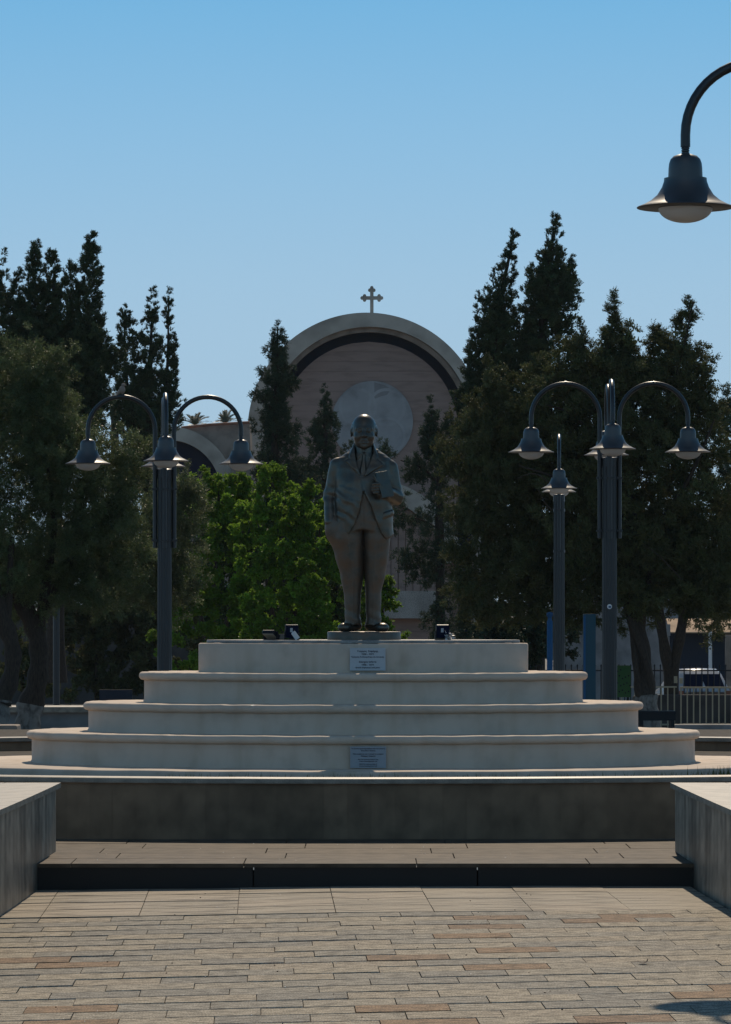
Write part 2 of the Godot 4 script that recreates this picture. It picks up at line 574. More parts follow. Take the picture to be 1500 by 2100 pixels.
func build_ground() -> void:
	# one sheet to the horizon at the level of the upper plaza, behind the step; the lower plaza in front of it
	var g := MB.new()
	var z0 := -22.3
	var zs := [z0, -45.0, -95.0, -2400.0]
	for k in 3:
		var ya := gy(-zs[k]) - 0.012
		var yb := gy(-zs[k + 1]) - 0.012
		g.quad(Vector3(-900, ya, zs[k]), Vector3(900, ya, zs[k]), Vector3(900, yb, zs[k + 1]), Vector3(-900, yb, zs[k + 1]), Vector3.UP)
	struct("ground", g.commit(), M.plaza)
	var l := MB.new()
	l.quad(Vector3(-60, -0.10, -22.3), Vector3(60, -0.10, -22.3), Vector3(60, -0.10, 40), Vector3(-60, -0.10, 40), Vector3.UP)
	struct("lower_ground", l.commit(), M.plaza)

	# lower pavement: a bed of dark joints with the stones proud of it
	var pave := struct("pavement", bed_sheet(-2.75, 2.75, 12.6, 22.35, 0.010), M.joint)
	var w := 0.372
	var dp := 0.276
	var meshes := []
	for k in 3:
		meshes.append(paver(w - 0.004, 0.05, dp - 0.004 - 0.001 * k, 0.005))
	var d := 20.235
	var row := 0
	var yaw := Basis(Vector3.UP, deg_to_rad(1.5))
	while d > 13.2:
		var shift := w * (0.5 * (row % 2) + 0.2 * sin(row * 0.7)) + rng.randf_range(-0.035, 0.035)
		var i := -6
		while i < 7:
			var x := i * w + shift
			var p := yaw * Vector3(x, 0, 0)
			var dd := d - dp / 2.0 - p.z
			if absf(p.x) < 2.02:
				var tone := rng.randi_range(0, 4)
				if rng.randf() < 0.085:
					tone = rng.randi_range(5, 6)
				var o := put("paving_stone", meshes[rng.randi_range(0, 2)], M.paver[tone], pave)
				var s := (tilt(p.x + 0.05, dd) - tilt(p.x - 0.05, dd)) / 0.1
				o.basis = yaw * Basis(Vector3.BACK, atan(s) + rng.randf_range(-0.0015, 0.0015)) * Basis(Vector3.RIGHT, -0.0045 + rng.randf_range(-0.003, 0.003))
				o.position = Vector3(p.x, tilt(p.x, dd) - 0.025 + rng.randf_range(-0.0028, 0.0014), -dd)
			i += 1
		d -= dp
		row += 1
	# four rows of square granite slabs in front of the step
	var sq := paver(0.507, 0.06, 0.4725, 0.0035)
	for r in 4:
		for i in range(-4, 5):
			var x := -0.415 + 0.511 * i - 0.0125 * r
			var dd := 20.235 + 0.24 + 0.475 * r
			var pp := Vector3(x, 0, 0)
			if absf(x) > 2.2:
				continue
			var o := put("granite_slab", sq, M.slab[rng.randi_range(0, 2)], pave)
			var s := (tilt(pp.x + 0.1, dd) - tilt(pp.x - 0.1, dd)) / 0.2
			o.basis = Basis(Vector3.UP, deg_to_rad(1.5)) * Basis(Vector3.BACK, atan(s)) * Basis(Vector3.RIGHT, -0.0022)
			o.position = Vector3(x, tilt(x, dd) - 0.030 + rng.randf_range(-0.002, 0.001), -dd)
	# the step: riser blocks with a slim tread nosing, then the tread
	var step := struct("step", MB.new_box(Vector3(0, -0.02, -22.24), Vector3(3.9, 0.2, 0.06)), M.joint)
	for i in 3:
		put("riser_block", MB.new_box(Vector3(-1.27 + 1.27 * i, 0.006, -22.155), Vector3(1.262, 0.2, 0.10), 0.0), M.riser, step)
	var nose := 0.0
	for r in 5:
		var depth := 0.46
		var d0 := 22.09 + depth * r
		var off := 0.35 * (r % 2) + 0.1 * r
		var x := -2.05 + off * 0.5 - 0.6
		while x < 2.0:
			var len := 0.98
			var a := maxf(x, -1.98)
			var b := minf(x + len, 2.0)
			if b - a > 0.05:
				put("tread_slab", MB.new_box(Vector3((a + b) / 2, UPPER - 0.011 + rng.randf_range(-0.0008, 0.0008), -(d0 + depth / 2)), Vector3(b - a - 0.004, 0.022, depth - 0.004), 0.002), M.tread[rng.randi_range(0, 2)], step)
			x += len


# a paving stone whose long edges are worn round
func paver(w: float, h: float, d: float, ch: float) -> ArrayMesh:
	var mb := MB.new()
	mb.prism(PackedVector2Array([Vector2(-d / 2, -h / 2), Vector2(-d / 2, h / 2 - ch), Vector2(-d / 2 + ch, h / 2), Vector2(d / 2 - ch, h / 2), Vector2(d / 2, h / 2 - ch), Vector2(d / 2, -h / 2)]), w / 2, -w / 2)
	for k in mb.v.size():
		mb.v[k] = Vector3(mb.v[k].z, mb.v[k].y, -mb.v[k].x)
		mb.n[k] = Vector3(mb.n[k].z, mb.n[k].y, -mb.n[k].x)
	return mb.commit()


func build_pedestal() -> void:
	var c := Vector3(-0.016, 0, -28.5)
	# curb, four tiers with round nosings, ledge
	var ped := thing("stepped_pedestal", "white plastered pedestal of four rounded tiers under the bronze statue", "pedestal", c)
	var tiers := [[2.42, 1.30, 0.449, 0.676], [2.007, 1.0, 0.676, 0.885], [1.601, 0.70, 0.885, 1.103]]
	for k in 3:
		var t: Array = tiers[k]
		var y0: float = t[2] - 0.02
		var y1: float = t[3]
		var r := 0.029
		var p := PackedVector2Array([Vector2(0.006, y0), Vector2(0.006, y0 + 0.028), Vector2(0, y0 + 0.034), Vector2(0, y1 - 2 * r - 0.004), Vector2(0.008, y1 - 2 * r)])
		for s in 9:
			var a := -PI / 2 + PI * s / 8.0
			p.append(Vector2(0.012 + r * 0.9 * cos(a), y1 - r + r * sin(a)))
		p.append(Vector2(-t[1] * 0.98, y1))
		var mb := MB.new()
		mb.ring(p, t[0], t[1], Vector3.ZERO, 0.0, TAU, 192, 0.0045, 100 + k)
		put("tier", mb.commit(), M.plaster, ped)
	var q := MB.new()
	q.ring(PackedVector2Array([Vector2(0, 1.08), Vector2(0, 1.304), Vector2(-0.008, 1.312), Vector2(-0.39, 1.312)]), 1.204, 0.42, Vector3.ZERO, 0.0, TAU, 160, 0.002, 107)
	put("tier", q.commit(), M.plaster, ped)
	var e := MB.new()
	e.ring(PackedVector2Array([Vector2(0, 1.316), Vector2(0.0, 1.332), Vector2(-0.004, 1.336), Vector2(-0.33, 1.336)]), 1.144, 0.36, Vector3.ZERO, 0.0, TAU, 128)
	put("ledge", e.commit(), M.ledge, ped)
	var k := MB.new()
	k.ring(PackedVector2Array([Vector2(0.012, 0.30), Vector2(0.012, 0.36), Vector2(0.0, 0.40), Vector2(0.004, 0.43), Vector2(-0.004, 0.443), Vector2(-0.02, 0.449), Vector2(-1.6, 0.451)]), 3.3, 1.75, Vector3.ZERO, 0.0, TAU, 160, 0.004, 111)
	put("curb", k.commit(), M.plaster, ped)

	# planted bed inside the low marble wall
	var bed := MB.new()
	bed.ring(PackedVector2Array([Vector2(-0.2, 0.40), Vector2(-3.9, 0.40)]), 5.93, 4.1, c, 0.0, TAU, 96)
	struct("planting_bed", bed.commit(), M.soil)
	var wall := thing("marble_wall", "low curved beige marble wall with a thin stone cap round the pedestal", "wall", c)
	var th := 0.02
	var n := 0
	# only the front half and the flanks of the ring stand free; panels of about 15 cm
	var t := PI * 0.055
	while t < PI * 0.945:
		var speed := Vector2(5.93 * sin(t), 4.1 * cos(t)).length()
		var dt := 0.149 / speed
		var pb := MB.new()
		var o := rng.randf_range(-0.0005, 0.0005)
		pb.ring(PackedVector2Array([Vector2(-0.03, UPPER - 0.03), Vector2(o, UPPER - 0.03), Vector2(o, 0.474), Vector2(-0.03, 0.474)]), 5.93, 4.1, Vector3.ZERO, t + 0.0005 / speed, t + dt - 0.0005 / speed, 2)
		put("marble_panel", pb.commit(), M.marble[rng.randi_range(0, 4)], wall)
		t += dt
		n += 1
	var core := MB.new()
	core.ring(PackedVector2Array([Vector2(-0.20, UPPER - 0.03), Vector2(-0.008, UPPER - 0.03), Vector2(-0.008, 0.472), Vector2(-0.20, 0.472), Vector2(-0.20, UPPER - 0.03)]), 5.93, 4.1, Vector3.ZERO, 0.0, TAU, 160)
	put("core", core.commit(), M.marble[1], wall)
	var cap := MB.new()
	cap.ring(PackedVector2Array([Vector2(-0.23, 0.4745), Vector2(0.028, 0.4745), Vector2(0.030, 0.498), Vector2(0.024, 0.505), Vector2(-0.23, 0.505), Vector2(-0.23, 0.4745)]), 5.93, 4.1, Vector3.ZERO, 0.0, TAU, 192, 0.001, 5)
	put("cap", cap.commit(), M.cap, wall)

	# plaques
	var g1 := ["Γιώργος  Σεφέρης", "1900 – 1971", "Έλληνας διπλωμάτης και ποιητής", "", "Giorgos Seferis", "1900 – 1971", "Greek Diplomat and poet"]
	plaque(at(754.5, 1352, 28.055), Vector2(0.256, 0.162), "pale blue-grey plaque with Greek and English lettering on the top tier", M.plaque, g1, [0.022, 0.021, 0.018, 0.016, 0.022, 0.021, 0.018])
	var g2 := ["Το γλυπτό φιλοτεχνήθηκε από τον γλύπτη", "Φίλιππο Γιαπανή", "", "This sculpture was created by sculptor", "Philippos Yiapanis", "", "Με την ευγενή χορηγία της", "Limna Development Ltd", "", "With the sponsorship of", "Limna Development Ltd"]
	plaque(at(755.5, 1553, 27.175), Vector2(0.250, 0.150), "dull grey plaque with dense dark lettering on the lowest tier", M.plaque_dark, g2, [0.0145, 0.0145, 0.009, 0.0145, 0.0145, 0.009, 0.0135, 0.0135, 0.006, 0.0135, 0.0135])


func plaque(p: Vector3, size: Vector2, label: String, m: Material, lines: Array, heights: Array) -> void:
	var o := thing("plaque", label, "plaque", p)
	put("plate", MB.new_box(Vector3.ZERO, Vector3(size.x, size.y, 0.008), 0.0), m, o)
	var f := SystemFont.new()
	f.font_names = PackedStringArray(["Droid Sans"])
	f.font_weight = 700
	var total := 0.0
	for h in heights:
		total += h
	var y := size.y / 2.0 - (size.y - total) / 2.0
	for k in lines.size():
		var h: float = heights[k]
		if lines[k] != "":
			var t := TextMesh.new()
			t.text = lines[k]
			t.font = f
			t.font_size = 48
			t.pixel_size = h * 0.80 / 48.0
			t.depth = 0.0006
			t.curve_step = 2.0
			var wide: float = t.get_aabb().size.x
			if wide > size.x * 0.94:
				t.pixel_size *= size.x * 0.94 / wide
			put("lettering", t, M.ink, o, Vector3(0, y - h / 2.0, 0.0048))
		y -= h


# ---------------------------------------------------------------- church
func build_church() -> void:
	var d := 180.0
	var s := d / F
	var c := at(757, 882, d)
	var ch := thing("church", "brown concrete church with a great round gable and a cross on top", "church", Vector3(c.x, 0, c.z))
	var cc := Vector3(0, c.y, 0)
	var shell := MB.new()
	shell.crescent(at(758.6, 882, d) - Vector3(c.x, 0, c.z), 212 * s, at(752, 885, d) - Vector3(c.x, 0, c.z), 244 * s, 14.0)
	# the shell runs down to the ground as two legs
	shell.box(Vector3(-230.2 * s, cc.y / 2.0 - 0.04, -7.0), Vector3(37 * s, cc.y - 0.1, 14.0))
	shell.box(Vector3(226 * s, cc.y / 2.0 - 0.04, -7.0), Vector3(25 * s, cc.y - 0.1, 14.0))
	put("arched_shell", shell.commit(), M.church_shell, ch)
	var soffit := MB.new()
	soffit.arch(cc + Vector3(0, 0, -0.35), 202 * s, 212.2 * s, 0.0, PI, 0.3, 72)
	put("soffit", soffit.commit(), M.wall_tan, ch)
	var glass := MB.new()
	glass.arch(cc + Vector3(0, 0, -1.6), 0.0, 212.5 * s, 0.0, PI, 0.2, 64)
	glass.box(Vector3(0, cc.y / 2.0, -1.7), Vector3(424 * s, cc.y, 0.2))
	put("glazing", glass.commit(), M.glass_dark, ch)
	# gable wall of horizontal courses, R = 184 px
	var r := 184.0 * s
	var y := cc.y + r
	var hcourse := 0.46
	var k := 0
	while y > 0.3:
		var y0 := y - hcourse
		var top: float = minf(y, cc.y + r)
		var poly := PackedVector2Array()
		var steps := 6
		for i in steps + 1:
			var yy := lerpf(y0 + 0.007, top, float(i) / steps)
			var w := r if yy < cc.y else sqrt(maxf(r * r - pow(yy - cc.y, 2), 0.0))
			poly.append(Vector2(maxf(w, 0.02), yy))
		for i in steps + 1:
			var q := poly[steps - i]
			poly.append(Vector2(-q.x, q.y))
		var mb := MB.new()
		mb.prism(poly, -1.0 + rng.randf_range(-0.006, 0.006), -1.5)
		put("wall_course", mb.commit(), M.church_wall[rng.randi_range(0, 2)], ch)
		y -= hcourse
		k += 1
	var back := MB.new()
	back.arch(cc + Vector3(0, 0, -1.08), 0.0, r - 0.05, 0.0, PI, 0.4, 48)
	back.box(Vector3(0, cc.y / 2.0, -1.28), Vector3(2 * r - 0.1, cc.y, 0.4))
	put("wall", back.commit(), M.church_wall[0], ch)
	# round emblem with four lobed fields
	var ec := at(764, 863, d - 0.0) - Vector3(c.x, 0, c.z)
	ec.z = -0.92
	var er := 84.0 * s
	var disc := MB.new()
	disc.arch(ec, 0.0, er, 0.0, TAU, 0.35, 64)
	var em := put("emblem", disc.commit(), M.emblem, ch)
	for e in 4:
		var a: float = PI / 4 + PI / 2 * e
		var q := Vector2(cos(a), sin(a)) * er * 0.50
		var lobe := MB.new()
		lobe.arch(ec + Vector3(q.x, q.y, 0.012 + 0.004 * e), er * 0.40, er * 0.475, 0.0, TAU, 0.1, 40)
		put("emblem_lobe", lobe.commit(), M.emblem_light, em)
	var wedge := MB.new()
	wedge.prism(PackedVector2Array([Vector2(0.05, 0.97) * er, Vector2(0.30, 0.90) * er, Vector2(0.46, 0.80) * er, Vector2(0.36, 0.66) * er, Vector2(0.20, 0.62) * er, Vector2(0.05, 0.56) * er]), 0.008, -0.1, ec)
	put("emblem_field", wedge.commit(), M.emblem_dark, em)
	# budded cross on the crown of the arch
	var xc := at(763, 609, d) - Vector3(c.x, 0, c.z)
	xc.z = -0.6
	var x := MB.new()
	var th := 3.6 * s
	x.box(xc + Vector3(0, -9 * s, 0), Vector3(2 * th, 56 * s, 0.14))
	x.box(xc + Vector3(0, 0, 0.003), Vector3(36 * s, 2 * th, 0.14))
	for e in [Vector2(-1, 0), Vector2(1, 0), Vector2(0, 1)]:
		var tip := Vector2(e.x * 18 * s, e.y * 19 * s)
		for o in [Vector2(0, 0), Vector2(e.y, e.x) * 4.2 * s + e * -3.0 * s, Vector2(-e.y, -e.x) * 4.2 * s + e * -3.0 * s]:
			var q := tip + (o as Vector2)
			if o == Vector2(0, 0):
				q = tip + (e as Vector2) * 2.0 * s
			x.arch(xc + Vector3(q.x, q.y, 0.076), 0.0, 3.6 * s, 0.0, TAU, 0.15, 14)
	put("cross", x.commit(), M.church_shell, ch)
	# entrance: portal arch, ribbed wall and white canopy
	var pc := at(757, 1180, d) - Vector3(c.x, 0, c.z)
	pc.z = 1.2
	var portal := MB.new()
	portal.arch(pc, 158 * s, 196 * s, 0.15, PI - 0.15, 2.0, 48)
	put("portal_arch", portal.commit(), M.church_shell, ch)
	for i in 22:
		var w := 15.0 * s
		var px := -165.0 * s + i * w
		var hh := pc.y + sqrt(maxf(pow(157 * s, 2) - pow(px + w / 2, 2), 0.01)) - 0.02
		put("rib", MB.new_box(Vector3(px + w / 2, hh / 2, 0.2 + 0.05 * (i % 2)), Vector3(w - 0.03, hh, 0.3), 0.0), M.church_wall[i % 3], ch)
	# side wing with a second, lower arch
	var wc := at(345, 1010, 172.0) - Vector3(c.x, 0, c.z)
	var s2 := 172.0 / F
	var wing := MB.new()
	wing.arch(wc, 108 * s2, 136 * s2, 0.05, PI, 1.6, 48)
	put("wing_arch", wing.commit(), M.church_shell, ch)
	var ws := MB.new()
	var wp := PackedVector2Array()
	for q in [[300, 1310], [300, 884], [372, 877], [430, 871], [512, 866], [530, 1310]]:
		var v := at(q[0], q[1], 173.0) - Vector3(c.x, 0, c.z)
		wp.append(Vector2(v.x, v.y))
	ws.prism(wp, wc.z - 1.0, wc.z - 4.0)
	put("wing_wall", ws.commit(), M.wall_tan, ch)
	var shade := MB.new()
	shade.arch(wc + Vector3(0, 0, -0.7), 0.0, 110 * s2, 0.0, PI, 0.25, 40)
	put("wing_arch_shade", shade.commit(), M.glass_dark, ch)  # dark disc painted in for the shade inside the lower arch
	var edge := MB.new()
	for q in [[372, 877, 430, 871], [430, 871, 512, 866]]:
		var a := at(q[0], q[1], 172.6) - Vector3(c.x, 0, c.z)
		var b := at(q[2], q[3], 172.6) - Vector3(c.x, 0, c.z)
		edge.tube(PackedVector3Array([a, b]), PackedFloat32Array([0.06, 0.06]), 6)
	put("tile_edge", edge.commit(), M.tile_red, ch)
	# white canopy in front of the entrance
	var ent := thing("entrance_canopy", "plain white canopy box over a brown wall to the right behind the statue's legs", "canopy", Vector3.ZERO)
	var dd := 130.0
	var a := at(790, 1212, dd)
	var b := at(902, 1268, dd)
	put("canopy", MB.new_box(Vector3((a.x + b.x) / 2, (a.y + b.y) / 2, -dd - 1.0), Vector3(b.x - a.x, a.y - b.y, 2.0), 0.0), M.concrete, ent)
	var w0 := at(792, 1268, dd)
	var w1 := at(890, 1268, dd)
	var base := b.y
	for i in 6:
		var h := (base - gy(dd)) / 6.0
		put("wall_course", MB.new_box(Vector3((w0.x + w1.x) / 2, base - h * (i + 0.5), -dd - 1.2 + 0.01 * (i % 2)), Vector3(w1.x - w0.x, h - 0.02, 1.2), 0.0), M.church_wall[i % 3], ent)


# ---------------------------------------------------------------- lamps
func make_lamp(label: String, at_: Vector3, turn: float, arms: Array, height_ := 2.94) -> Node3D:
	var o := thing("street_lamp", label, "street lamp", at_, turn, "bell shaded street lamps round the plaza")
	var post := MB.new()
	var h := height_
	post.lathe(PackedVector2Array([Vector2(0.115, 0), Vector2(0.115, 0.05), Vector2(0.083, 0.06), Vector2(0.083, 0.9)]), Vector3.ZERO, 96, 16, 0.05)
	post.lathe(PackedVector2Array([Vector2(0.080, 0.9), Vector2(0.076, h - 0.10)]), Vector3.ZERO, 96, 16, 0.09)
	post.lathe(PackedVector2Array([Vector2(0.079, h - 0.10), Vector2(0.079, h - 0.005), Vector2(0.070, h), Vector2(0.0, h)]), Vector3.ZERO, 32)
	put("post", post.commit(), M.lamp, o)
	for y in [h - 0.22, h - 0.78]:
		var b := MB.new()
		b.lathe(PackedVector2Array([Vector2(0.082, y - 0.018), Vector2(0.082, y + 0.018)]), Vector3.ZERO, 32)
		for a in arms:
			var q := Vector3(cos(a), 0, sin(a))
			var bs := Basis(Vector3.UP, -a)
			b.box(q * 0.10 + Vector3(0, y, 0), Vector3(0.075, 0.022, 0.05), bs)
			b.box(q * 0.105 + Vector3(0, y, 0), Vector3(0.012, 0.022, 0.085), bs)
			for sgn in [-1, 1]:
				b.box(q * 0.128 + Vector3(0, y, 0) + bs.z * 0.036 * sgn, Vector3(0.02, 0.014, 0.014), bs)
		put("bracket", b.commit(), M.lamp, o)
	var rim := 2.997
	var r := 0.2435
	var bell := PackedVector2Array([Vector2(0.004, 1.092), Vector2(0.12, 1.09), Vector2(0.24, 1.05), Vector2(0.305, 0.985), Vector2(0.335, 0.90), Vector2(0.346, 0.80), Vector2(0.354, 0.60), Vector2(0.37, 0.597), Vector2(0.437, 0.596), Vector2(0.437, 0.57), Vector2(0.445, 0.52), Vector2(0.486, 0.404), Vector2(0.58, 0.25), Vector2(0.714, 0.137), Vector2(0.86, 0.058), Vector2(0.985, 0.010), Vector2(1.0, -0.006), Vector2(0.99, -0.016), Vector2(0.55, -0.012)])
	var prof := PackedVector2Array()
	for k in bell.size():
		prof.append(bell[bell.size() - 1 - k] * r)
	var shade := MB.new()
	shade.lathe(prof, Vector3.ZERO, 64)
	for k in 3:
		shade.lathe(PackedVector2Array([Vector2(0.016, r * 1.085 + 0.012 * k), Vector2(0.021, r * 1.085 + 0.003 + 0.012 * k), Vector2(0.021, r * 1.085 + 0.008 + 0.012 * k), Vector2(0.016, r * 1.085 + 0.012 + 0.012 * k)]), Vector3.ZERO, 20)
	var shade_mesh := shade.commit()
	var gl := MB.new()
	var gp := PackedVector2Array()
	for k in 13:
		var a := PI / 2 * k / 12.0
		gp.append(Vector2(0.553 * r * sin(a), -0.02 * r - 0.30 * r * cos(a)))
	gl.lathe(gp, Vector3.ZERO, 40)
	var globe_mesh := gl.commit()
	var ra := 0.365
	var arm := MB.new()
	var pts := PackedVector3Array([Vector3(0.103, h - 0.86, 0), Vector3(0.103, h - 0.4, 0), Vector3(0.103, h, 0), Vector3(0.103, 3.36, 0)])
	for k in range(1, 25):
		var a := PI - PI * k / 24.0
		pts.append(Vector3(0.103 + ra + ra * cos(a), 3.36 + ra * sin(a), 0))
	pts.append(Vector3(0.103 + 2 * ra, rim + r * 1.09 + 0.035, 0))
	var rad := PackedFloat32Array()
	rad.resize(pts.size())
	rad.fill(0.0245)
	arm.tube(pts, rad, 12)
	# the joint ring on the crown of the arch
	arm.tube(PackedVector3Array([Vector3(0.103 + ra - 0.006, 3.36 + ra, 0), Vector3(0.103 + ra + 0.006, 3.36 + ra, 0)]), PackedFloat32Array([0.0275, 0.0275]), 12)
	var arm_mesh := arm.commit()
	for a in arms:
		var bs := Basis(Vector3.UP, -a)
		var q := put("arm", arm_mesh, M.lamp, o)
		q.basis = bs
		var head := bs * Vector3(0.103 + 2 * ra, 0, 0)
		var sh := put("lamp_shade", shade_mesh, M.shade, o, head + Vector3(0, rim, 0))
		sh.basis = Basis(Vector3.UP, a)
		put("globe", globe_mesh, M.globe, sh)
	return o


func build_lamps() -> void:
	var four := [0.0, PI / 2, PI, PI * 1.5]
	var l := at(338, 0, 42.5)
	make_lamp("four-armed dark lamp with a small bird on its arm, before the grey-green olive trees", Vector3(l.x, UPPER, l.z), deg_to_rad(4.0), four)
	var r := at(1250.5, 0, 41.5)
	make_lamp("four-armed dark lamp with a round sticker on its post, before the big conifer", Vector3(r.x, 0.216, r.z), deg_to_rad(-1.3), four)
	var b := at(1147, 0, 53.5)
	make_lamp("smaller-looking two-armed dark lamp beside the blue post, farther off than the rest", Vector3(b.x, 0.16, b.z), deg_to_rad(-2.8), [PI / 2, PI * 1.5])
	var near := at(1405.5, 0, 19.5)
	make_lamp("near dark lamp whose bell shade hangs alone high against the sky", Vector3(near.x + 0.833, 0.583, near.z), deg_to_rad(1.0), four)
	# sticker on the right post
	var s := MB.new()
	s.lathe(PackedVector2Array([Vector2(0.026, 0.0), Vector2(0.026, 0.003), Vector2(0.0, 0.003)]), Vector3.ZERO, 20)
	var st := thing("sticker", "round white and blue sticker on the dark lamp post", "sticker", at(1250.5, 1244, 41.418))
	var disc := put("disc", s.commit(), M.white, st)
	disc.rotation.x = PI / 2
	put("print", MB.new_box(Vector3(0.002, -0.003, 0.0045), Vector3(0.026, 0.02, 0.002), 0.0), M.blue, st)
	# bird on the left lamp's arch
	var bird := thing("bird", "small brownish bird perched on the left lamp's arch", "bird", at(251, 808, 42.5) + Vector3(0, 0.0, 0))
	var bb := MB.new()
	bb.ball(Vector3(0, 0.045, 0), Vector3(0.035, 0.045, 0.035), 12)
	bb.ball(Vector3(0.012, 0.098, 0), Vector3(0.022, 0.022, 0.02), 10)
	bb.tube(PackedVector3Array([Vector3(0.03, 0.097, 0), Vector3(0.05, 0.094, 0)]), PackedFloat32Array([0.006, 0.001]), 6)
	bb.tube(PackedVector3Array([Vector3(-0.02, 0.03, 0), Vector3(-0.065, -0.01, 0)]), PackedFloat32Array([0.022, 0.008]), 8)
	bb.tube(PackedVector3Array([Vector3(0.005, 0.01, 0.008), Vector3(0.006, -0.012, 0.008)]), PackedFloat32Array([0.004, 0.004]), 5)
	bb.tube(PackedVector3Array([Vector3(0.005, 0.01, -0.008), Vector3(0.006, -0.012, -0.008)]), PackedFloat32Array([0.004, 0.004]), 5)
	put("body", bb.commit(), M.wall_tan, bird)


# ---------------------------------------------------------------- walls, fences, car, planters
func planter(label: String, sgn: float) -> void:
	var o := thing("planter_wall", label, "planter", Vector3.ZERO)
	# inner face along the aisle, far end to near end, slightly curved outward
	var line := PackedVector2Array()
	for k in 13:
		var t := k / 12.0
		var d := lerpf(23.16, 16.4, t)
		line.append(Vector2(sgn * (1.838 + 0.052 * t * 2.3 + 0.10 * t * t), -d))
	var outer := sgn * 4.6
	var wall := MB.new()
	var topy := 0.507
	var thick := 0.28
	for k in 12:
		var a := line[k]
		var b := line[k + 1]
		var dir := (b - a).normalized()
		var m := Vector3(-sgn * absf(dir.y), 0, sgn * dir.x * signf(dir.y) * -1.0)
		m = Vector3(-sgn, 0, 0.02)
		wall.quad(Vector3(a.x, -0.1, a.y), Vector3(b.x, -0.1, b.y), Vector3(b.x, topy, b.y), Vector3(a.x, topy, a.y), m.normalized())
		var ax := a.x + sgn * thick
		var bx := b.x + sgn * thick
		wall.quad(Vector3(ax, -0.1, a.y), Vector3(bx, -0.1, b.y), Vector3(bx, topy, b.y), Vector3(ax, topy, a.y), -m.normalized())
	var e := line[0]
	wall.quad(Vector3(e.x, -0.1, e.y), Vector3(outer, -0.1, e.y), Vector3(outer, topy, e.y), Vector3(e.x, topy, e.y), Vector3(0, 0, -1))
	wall.quad(Vector3(e.x + sgn * thick, -0.1, e.y + thick), Vector3(outer, -0.1, e.y + thick), Vector3(outer, topy, e.y + thick), Vector3(e.x + sgn * thick, topy, e.y + thick), Vector3(0, 0, 1))
	var f := line[12]
	wall.quad(Vector3(f.x, -0.1, f.y), Vector3(outer, -0.1, f.y), Vector3(outer, topy, f.y), Vector3(f.x, topy, f.y), Vector3(0, 0, 1))
	wall.quad(Vector3(outer, -0.1, e.y), Vector3(outer, -0.1, f.y), Vector3(outer, topy, f.y), Vector3(outer, topy, e.y), Vector3(sgn, 0, 0))
	put("wall", wall.commit(), M.planter, o)
	# cap pieces, laid along the edge
	for k in 6:
		var a := line[2 * k]
		var m := line[2 * k + 1]
		var b := line[2 * k + 2]
		var poly := PackedVector2Array([Vector2(a.x - sgn * 0.028, a.y + (0.0 if k else -0.02)), Vector2(m.x - sgn * 0.028, m.y), Vector2(b.x - sgn * 0.028, b.y - 0.004), Vector2(b.x + sgn * (thick + 0.02), b.y - 0.004), Vector2(m.x + sgn * (thick + 0.02), m.y), Vector2(a.x + sgn * (thick + 0.02), a.y + (0.0 if k else -0.02))])
		var cp := MB.new()
		cp.slab(poly, topy, topy + 0.03)
		put("cap", cp.commit(), M.cap, o)
	var x := e.x + sgn * (thick + 0.024)
	while absf(x) < 4.5:
		var cp := MB.new()
		cp.slab(PackedVector2Array([Vector2(x, e.y - 0.02), Vector2(x + sgn * 0.896, e.y - 0.02), Vector2(x + sgn * 0.896, e.y + 0.42), Vector2(x, e.y + 0.42)]), topy, topy + 0.03)
		put("cap", cp.commit(), M.cap, o)
		x += sgn * 0.9
	var soil := MB.new()
	soil.slab(PackedVector2Array([Vector2(line[0].x + sgn * 0.1, e.y + 0.1), Vector2(outer, e.y + 0.1), Vector2(outer, f.y), Vector2(f.x + sgn * 0.1, f.y)]), -0.05, 0.36)
	put("soil", soil.commit(), M.soil, o)


func picket_fence(called: String, label: String, px0: float, px1: float, d: float, ytop: float, ybot: float, step: float, rad: float, m: Material, spear: bool) -> Node3D:
	var a := at(px0, 0, d)
	var b := at(px1, 0, d)
	var o := thing(called, label, "fence", Vector3(a.x, 0, a.z))
	var wide := b.x - a.x
	var mb := MB.new()
	if spear:
		mb.tube(PackedVector3Array([Vector3(0, ybot, 0), Vector3(0, ytop - 0.06, 0), Vector3(0, ytop - 0.05, 0), Vector3(0, ytop, 0)]), PackedFloat32Array([rad, rad, rad * 1.9, 0.002]), 6)
	else:
		mb.box(Vector3(0, (ytop + ybot) / 2, 0), Vector3(rad * 2, ytop - ybot, rad * 2))
	var mesh := mb.commit()
	var n := int(wide / step)
	for k in n + 1:
		put("picket", mesh, m, o, Vector3(k * step, 0, 0))
	var rails := [ytop - (0.16 if spear else -rad), ybot + 0.08]
	for y in rails:
		put("rail", MB.new_box(Vector3(wide / 2, y, 0.0 if not spear else 0.02), Vector3(wide + 0.05, 0.035, 0.035 if spear else 0.05), 0.0), m, o)
	for x in [0.0, wide]:
		put("fence_post", MB.new_box(Vector3(x, ytop / 2 + 0.05, 0.003), Vector3(0.07, ytop + 0.1, 0.07), 0.0), m, o)
	return o


